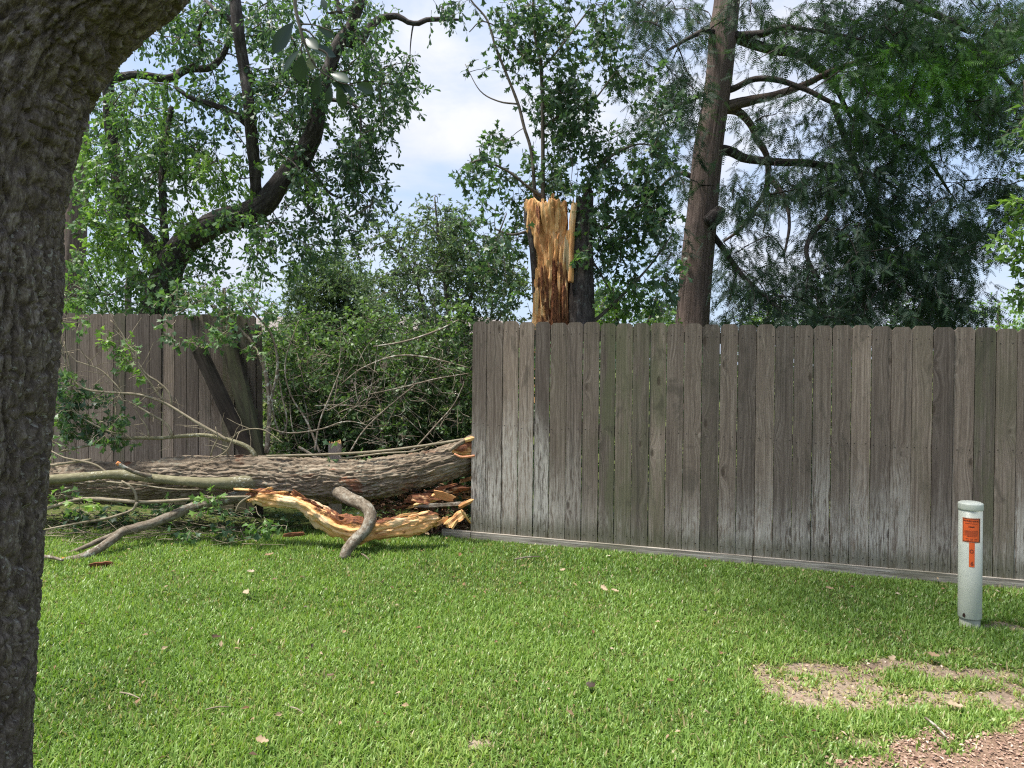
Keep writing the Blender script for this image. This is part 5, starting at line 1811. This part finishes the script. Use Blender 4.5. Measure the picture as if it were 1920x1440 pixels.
    def text(body, uc, zc, h, mat, name, parent, wide=1.0, bold=0.0):
        cu = bpy.data.curves.new('lettering', 'FONT')
        cu.body = body
        cu.size = 1.0
        cu.align_x, cu.align_y = 'CENTER', 'CENTER'
        cu.resolution_u = 3
        cu.offset = bold
        tmp = bpy.data.objects.new('lettering_tmp', cu)
        COL.objects.link(tmp)
        dg = bpy.context.evaluated_depsgraph_get()
        me = bpy.data.meshes.new_from_object(tmp.evaluated_get(dg))
        bpy.data.objects.remove(tmp)
        sc_ = h / .70
        for v in me.vertices:
            v.co = onr(uc + v.co.x * sc_ * wide, zc + v.co.y * sc_, .0016)
        me.materials.clear()
        me.materials.append(mat)
        o_ = bpy.data.objects.new(name, me)
        COL.objects.link(o_)
        o_.parent = parent
        return o_
    text('WARNING', us_, zz(968.3), 3.2 * k, M_ink, 'lettering', st, 1.25, .02)
    # small bold dark mark in the middle of the sticker
    mk = [(-5.2, -.4), (-4.4, 1.0), (-3.0, .5), (-2.2, 1.3), (-1.0, .6), (0, 1.2), (1.2, .5), (2.4, 1.5), (3.6, .8), (5.0, 1.1), (4.4, -.6), (3.0, -1.0), (2.0, -.6), (1.0, -1.3), (0, -.8), (-1.2, -1.2), (-2.4, -.7), (-4.0, -1.0)]
    mm = MB()
    mm.add([onr(us_ + x * k, zz(979) + y * k, .0015) for x, y in mk], [[list(range(len(mk)))]])
    local_obj('emblem', mm, M_ink, st, (0, 0, 0))
    strip = curved('label_strip', M_orange, rect(us_ + .6 * k, zz(1031), 9 * k, 46 * k), .0008, root)
    strip['label'] = 'narrow orange number strip under the warning sticker'
    text('O', us_ + .2 * k, zz(1025), 7.0 * k, M_redink, 'lettering', strip, .82, .03)
    text('6', us_ + .9 * k, zz(1048), 7.2 * k, M_redink, 'lettering', strip, .95, .03)
    # torn notch in the lower edge
    uc, zc = u0 - .62 * R, zz(1147)
    mm = MB()
    mm.add([onr(uc + 3.2 * k * r_ * math.cos(t), zc + 4.2 * k * r_ * math.sin(t), .0008) for t, r_ in zip(a, rv)], [[list(range(10))]])
    local_obj('notch', mm, M_ink, root, (0, 0, 0))


# ------------------------------------------------------------------ house glimpsed through the gap
def build_house():
    Y = 25.0
    x0, x1 = P(330, 640, Y)[0], P(1010, 640, Y)[0]
    ze = P(700, 628, Y)[2]
    zr = P(700, 592, Y + 3)[2]
    gzv = gz((x0 + x1) / 2, Y)
    root = thing('house', ((x0 + x1) / 2, Y + 3, gzv), 'low pink brick house with grey-brown roof far behind the gap', 'house')
    mb = MB()
    box_local(mb, x0, x1, Y, Y + 7, gzv, ze)
    mb.build('wall', M_wall, root, False)
    mb = MB()
    e = .5
    V = [(x0 - e, Y - e, ze), (x1 + e, Y - e, ze), (x1 + e, Y + 7 + e, ze), (x0 - e, Y + 7 + e, ze), (x0 + 2, Y + 3.5, zr), (x1 - 2, Y + 3.5, zr)]
    mb.add(V, [[[0, 1, 5, 4], [2, 3, 4, 5]], [[1, 2, 5], [3, 0, 4]]])
    mb.build('roof', M_roof, root, False)
    mb = MB()
    box_local(mb, x0 - e, x1 + e, Y - e - .04, Y - e, ze - .18, ze + .02)
    mb.build('fascia', M_white, root, False)
    for fx in (.2, .5, .8):
        mb = MB()
        xc = x0 + (x1 - x0) * fx
        box_local(mb, xc - .6, xc + .6, Y - .04, Y, gzv + 1.0, gzv + 2.2)
        w = mb.build('window', M_ink, root, False)
        mb = MB()
        for s in (-.62, 0, .62):
            box_local(mb, xc + s - .04, xc + s + .04, Y - .07, Y - .041, gzv + .95, gzv + 2.25)
        mb.build('frame', M_white, w, False)


# ------------------------------------------------------------------ leaves and sticks on the lawn
def build_litter():
    rng = np.random.default_rng(8)
    spec = [(1133, 1115, .055, .85, 'pale tan curled leaf on the lawn before the fence, left one of two touching'), (1153, 1120, .050, .9, 'pale cream curled leaf on the lawn before the fence, right one of two touching'),
            (862, 1051, .050, .42, 'reddish brown leaf lying upright on the grass below the fence end'), (463, 1124, .070, .95, 'whitish folded leaf on the sunny middle of the lawn'),
            (505, 1051, .060, .62, 'dull tan leaf on the lawn left of the curved branch foot'), (470, 1083, .045, 1.0, 'small white leaf scrap on the lawn between log and folded white leaf'),
            (1108, 1303, .065, .02, 'blackish curled leaf on the near lawn'), (1256, 1292, .035, .45, 'small rust coloured leaf on the near lawn right of the black one'),
            (405, 1209, .045, .12, 'dark brown rounded leaf in the left middle of the lawn'), (620, 1283, .035, .2, 'dark brown leaf in the centre of the near lawn'),
            (953, 1008, .070, .9, 'pale leaf caught at the foot of the kickboard'), (800, 1010, .060, .8, 'cream leaf scrap on the grass at the right end of the split slab'),
            (870, 1004, .055, .75, 'tan leaf on the grass just left of the kickboard end'), (492, 1408, .050, .8, 'beige leaf low in the left foreground grass'),
            (1790, 1340, .060, .95, 'pale leaf on the grass near the mulch'), (1750, 1243, .055, .7, 'tan leaf standing at the edge of the bare patch'),
            (1672, 1250, .060, .92, 'pale grey leaf lying flat in the bare patch'), (1055, 1080, .040, .85, 'straw coloured leaf on the shaded lawn by the fence'), (1555, 1115, .05, .75, 'tan leaf in the dark grass below the fence middle')]
    for (px, py, L, t, lab) in spec:
        L, t = L * .78, t * .86
        g = G(px, py)
        g[2] = gz(g[0], g[1]) + .045
        az = rng.uniform(0, 6.28)
        d = np.array([math.cos(az), math.sin(az) * .6, rng.uniform(-.1, .25)])
        d /= np.linalg.norm(d)
        nn = unit(np.array([rng.normal() * .4, -.5, 1]))
        s = unit(np.cross(d, nn))
        nn = np.cross(s, d)
        V = []
        prof = [.05, .55, .35, .9, .6, 1.0, .5, .06]
        for i, p in enumerate(prof):
            tt = i / (len(prof) - 1) - .5
            c = g + d * L * 1.5 * tt + nn * (L * .5 * tt * tt)
            for q in (-1, 0, 1):
                V.append(c + s * q * L * .42 * p + nn * abs(q) * L * .24 * p * rng.uniform(.3, 1.3))
        mb = MB()
        mb.add(V, [[[3 * i + j, 3 * i + j + 1, 3 * i + j + 4, 3 * i + j + 3] for i in range(len(prof) - 1) for j in range(2)]], tint=t)
        tag(mb.build('fallen_leaf', M_deadleaf), lab, 'leaf', 'fallen leaves on the lawn')
    n = 420
    pos = []
    for i in range(n):
        g = G(rng.uniform(40, 1900), rng.uniform(1030, 1440) if i % 2 else rng.uniform(1000, 1120))
        if g[1] < fence_y(g[0]) - .06:
            pos.append(np.array([g[0], g[1], gz(g[0], g[1]) + rng.uniform(.03, .045)]))
    pos = np.array(pos)
    n = len(pos)
    lf = MB()
    L = rng.uniform(.012, .045, n)
    leaves(lf, pos, rdir(n, rng) * np.array([1, 1, .3]), rdir(n, rng) * .5 + np.array([0, 0, .8]), L, L * rng.choice([.12, .35, .6], n), 'lance', np.clip(rng.normal(.5, .25, n), 0, .9))
    o = bpy.data.objects.new('lawn_debris', lf.mesh('lawn_debris', M_deadleaf, False))
    COL.objects.link(o)
    o['kind'] = 'stuff'
    o['label'] = 'tiny storm scraps of bark and dry leaf caught in the grass'
    for (a, b, r, lab) in (((225, 1314), (263, 1328), .004, 'thin pale stick lying on the lawn in the left foreground'), ((386, 1347), (430, 1344), .0035, 'thin grey stick on the grass right of the pale foreground stick'), ((545, 1342), (570, 1356), .0032, 'short pale stick near the bottom middle of the lawn'),
                           ((80, 1053), (118, 1062), .014, 'short lichen spotted branch piece on the grass against the near oak'), ((1735, 1362), (1775, 1402), .006, 'dark stick lying at the edge of the mulch'), ((965, 1058), (1012, 1054), .006, 'crumbled bark strip on the grass right of the branch foot'), ((678, 1048), (692, 1060), .006, 'small twig on the grass right of the curved branch foot')):
        pa, pb = G(*a), G(*b)
        pa[2] = gz(pa[0], pa[1]) + .04
        pb[2] = gz(pb[0], pb[1]) + .045
        m2 = MB()
        tube(m2, [pa, (pa + pb) / 2 + np.array([0, 0, .006]), pb], [r, r * .95, r * .6], 7, .02, disp_soft)
        tag(m2.build('stick', M_bark_grey if r > .005 else M_twig_pale), lab, 'stick', 'sticks on the lawn')


# ------------------------------------------------------------------ build everything
build_ground()
build_house()
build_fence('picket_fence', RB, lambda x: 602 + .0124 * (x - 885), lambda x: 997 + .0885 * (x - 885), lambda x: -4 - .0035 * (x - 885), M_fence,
            'grey weathered wooden picket fence on the right with painted light patches and bleaching on its lower boards',
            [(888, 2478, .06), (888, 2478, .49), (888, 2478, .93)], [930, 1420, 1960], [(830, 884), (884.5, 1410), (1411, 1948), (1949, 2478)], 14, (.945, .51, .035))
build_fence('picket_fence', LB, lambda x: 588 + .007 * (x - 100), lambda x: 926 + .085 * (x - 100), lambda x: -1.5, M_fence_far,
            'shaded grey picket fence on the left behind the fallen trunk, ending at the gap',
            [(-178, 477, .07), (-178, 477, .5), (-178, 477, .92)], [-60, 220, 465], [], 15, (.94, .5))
build_grass()
build_mulch()
build_near_oak()
build_left_oak()
build_back_trunk()
build_cypress()
build_stump()
build_shrubs()
build_undergrowth()
build_fallen()
build_brush_pile()
build_slab()
build_boards()
build_marker()
build_litter()
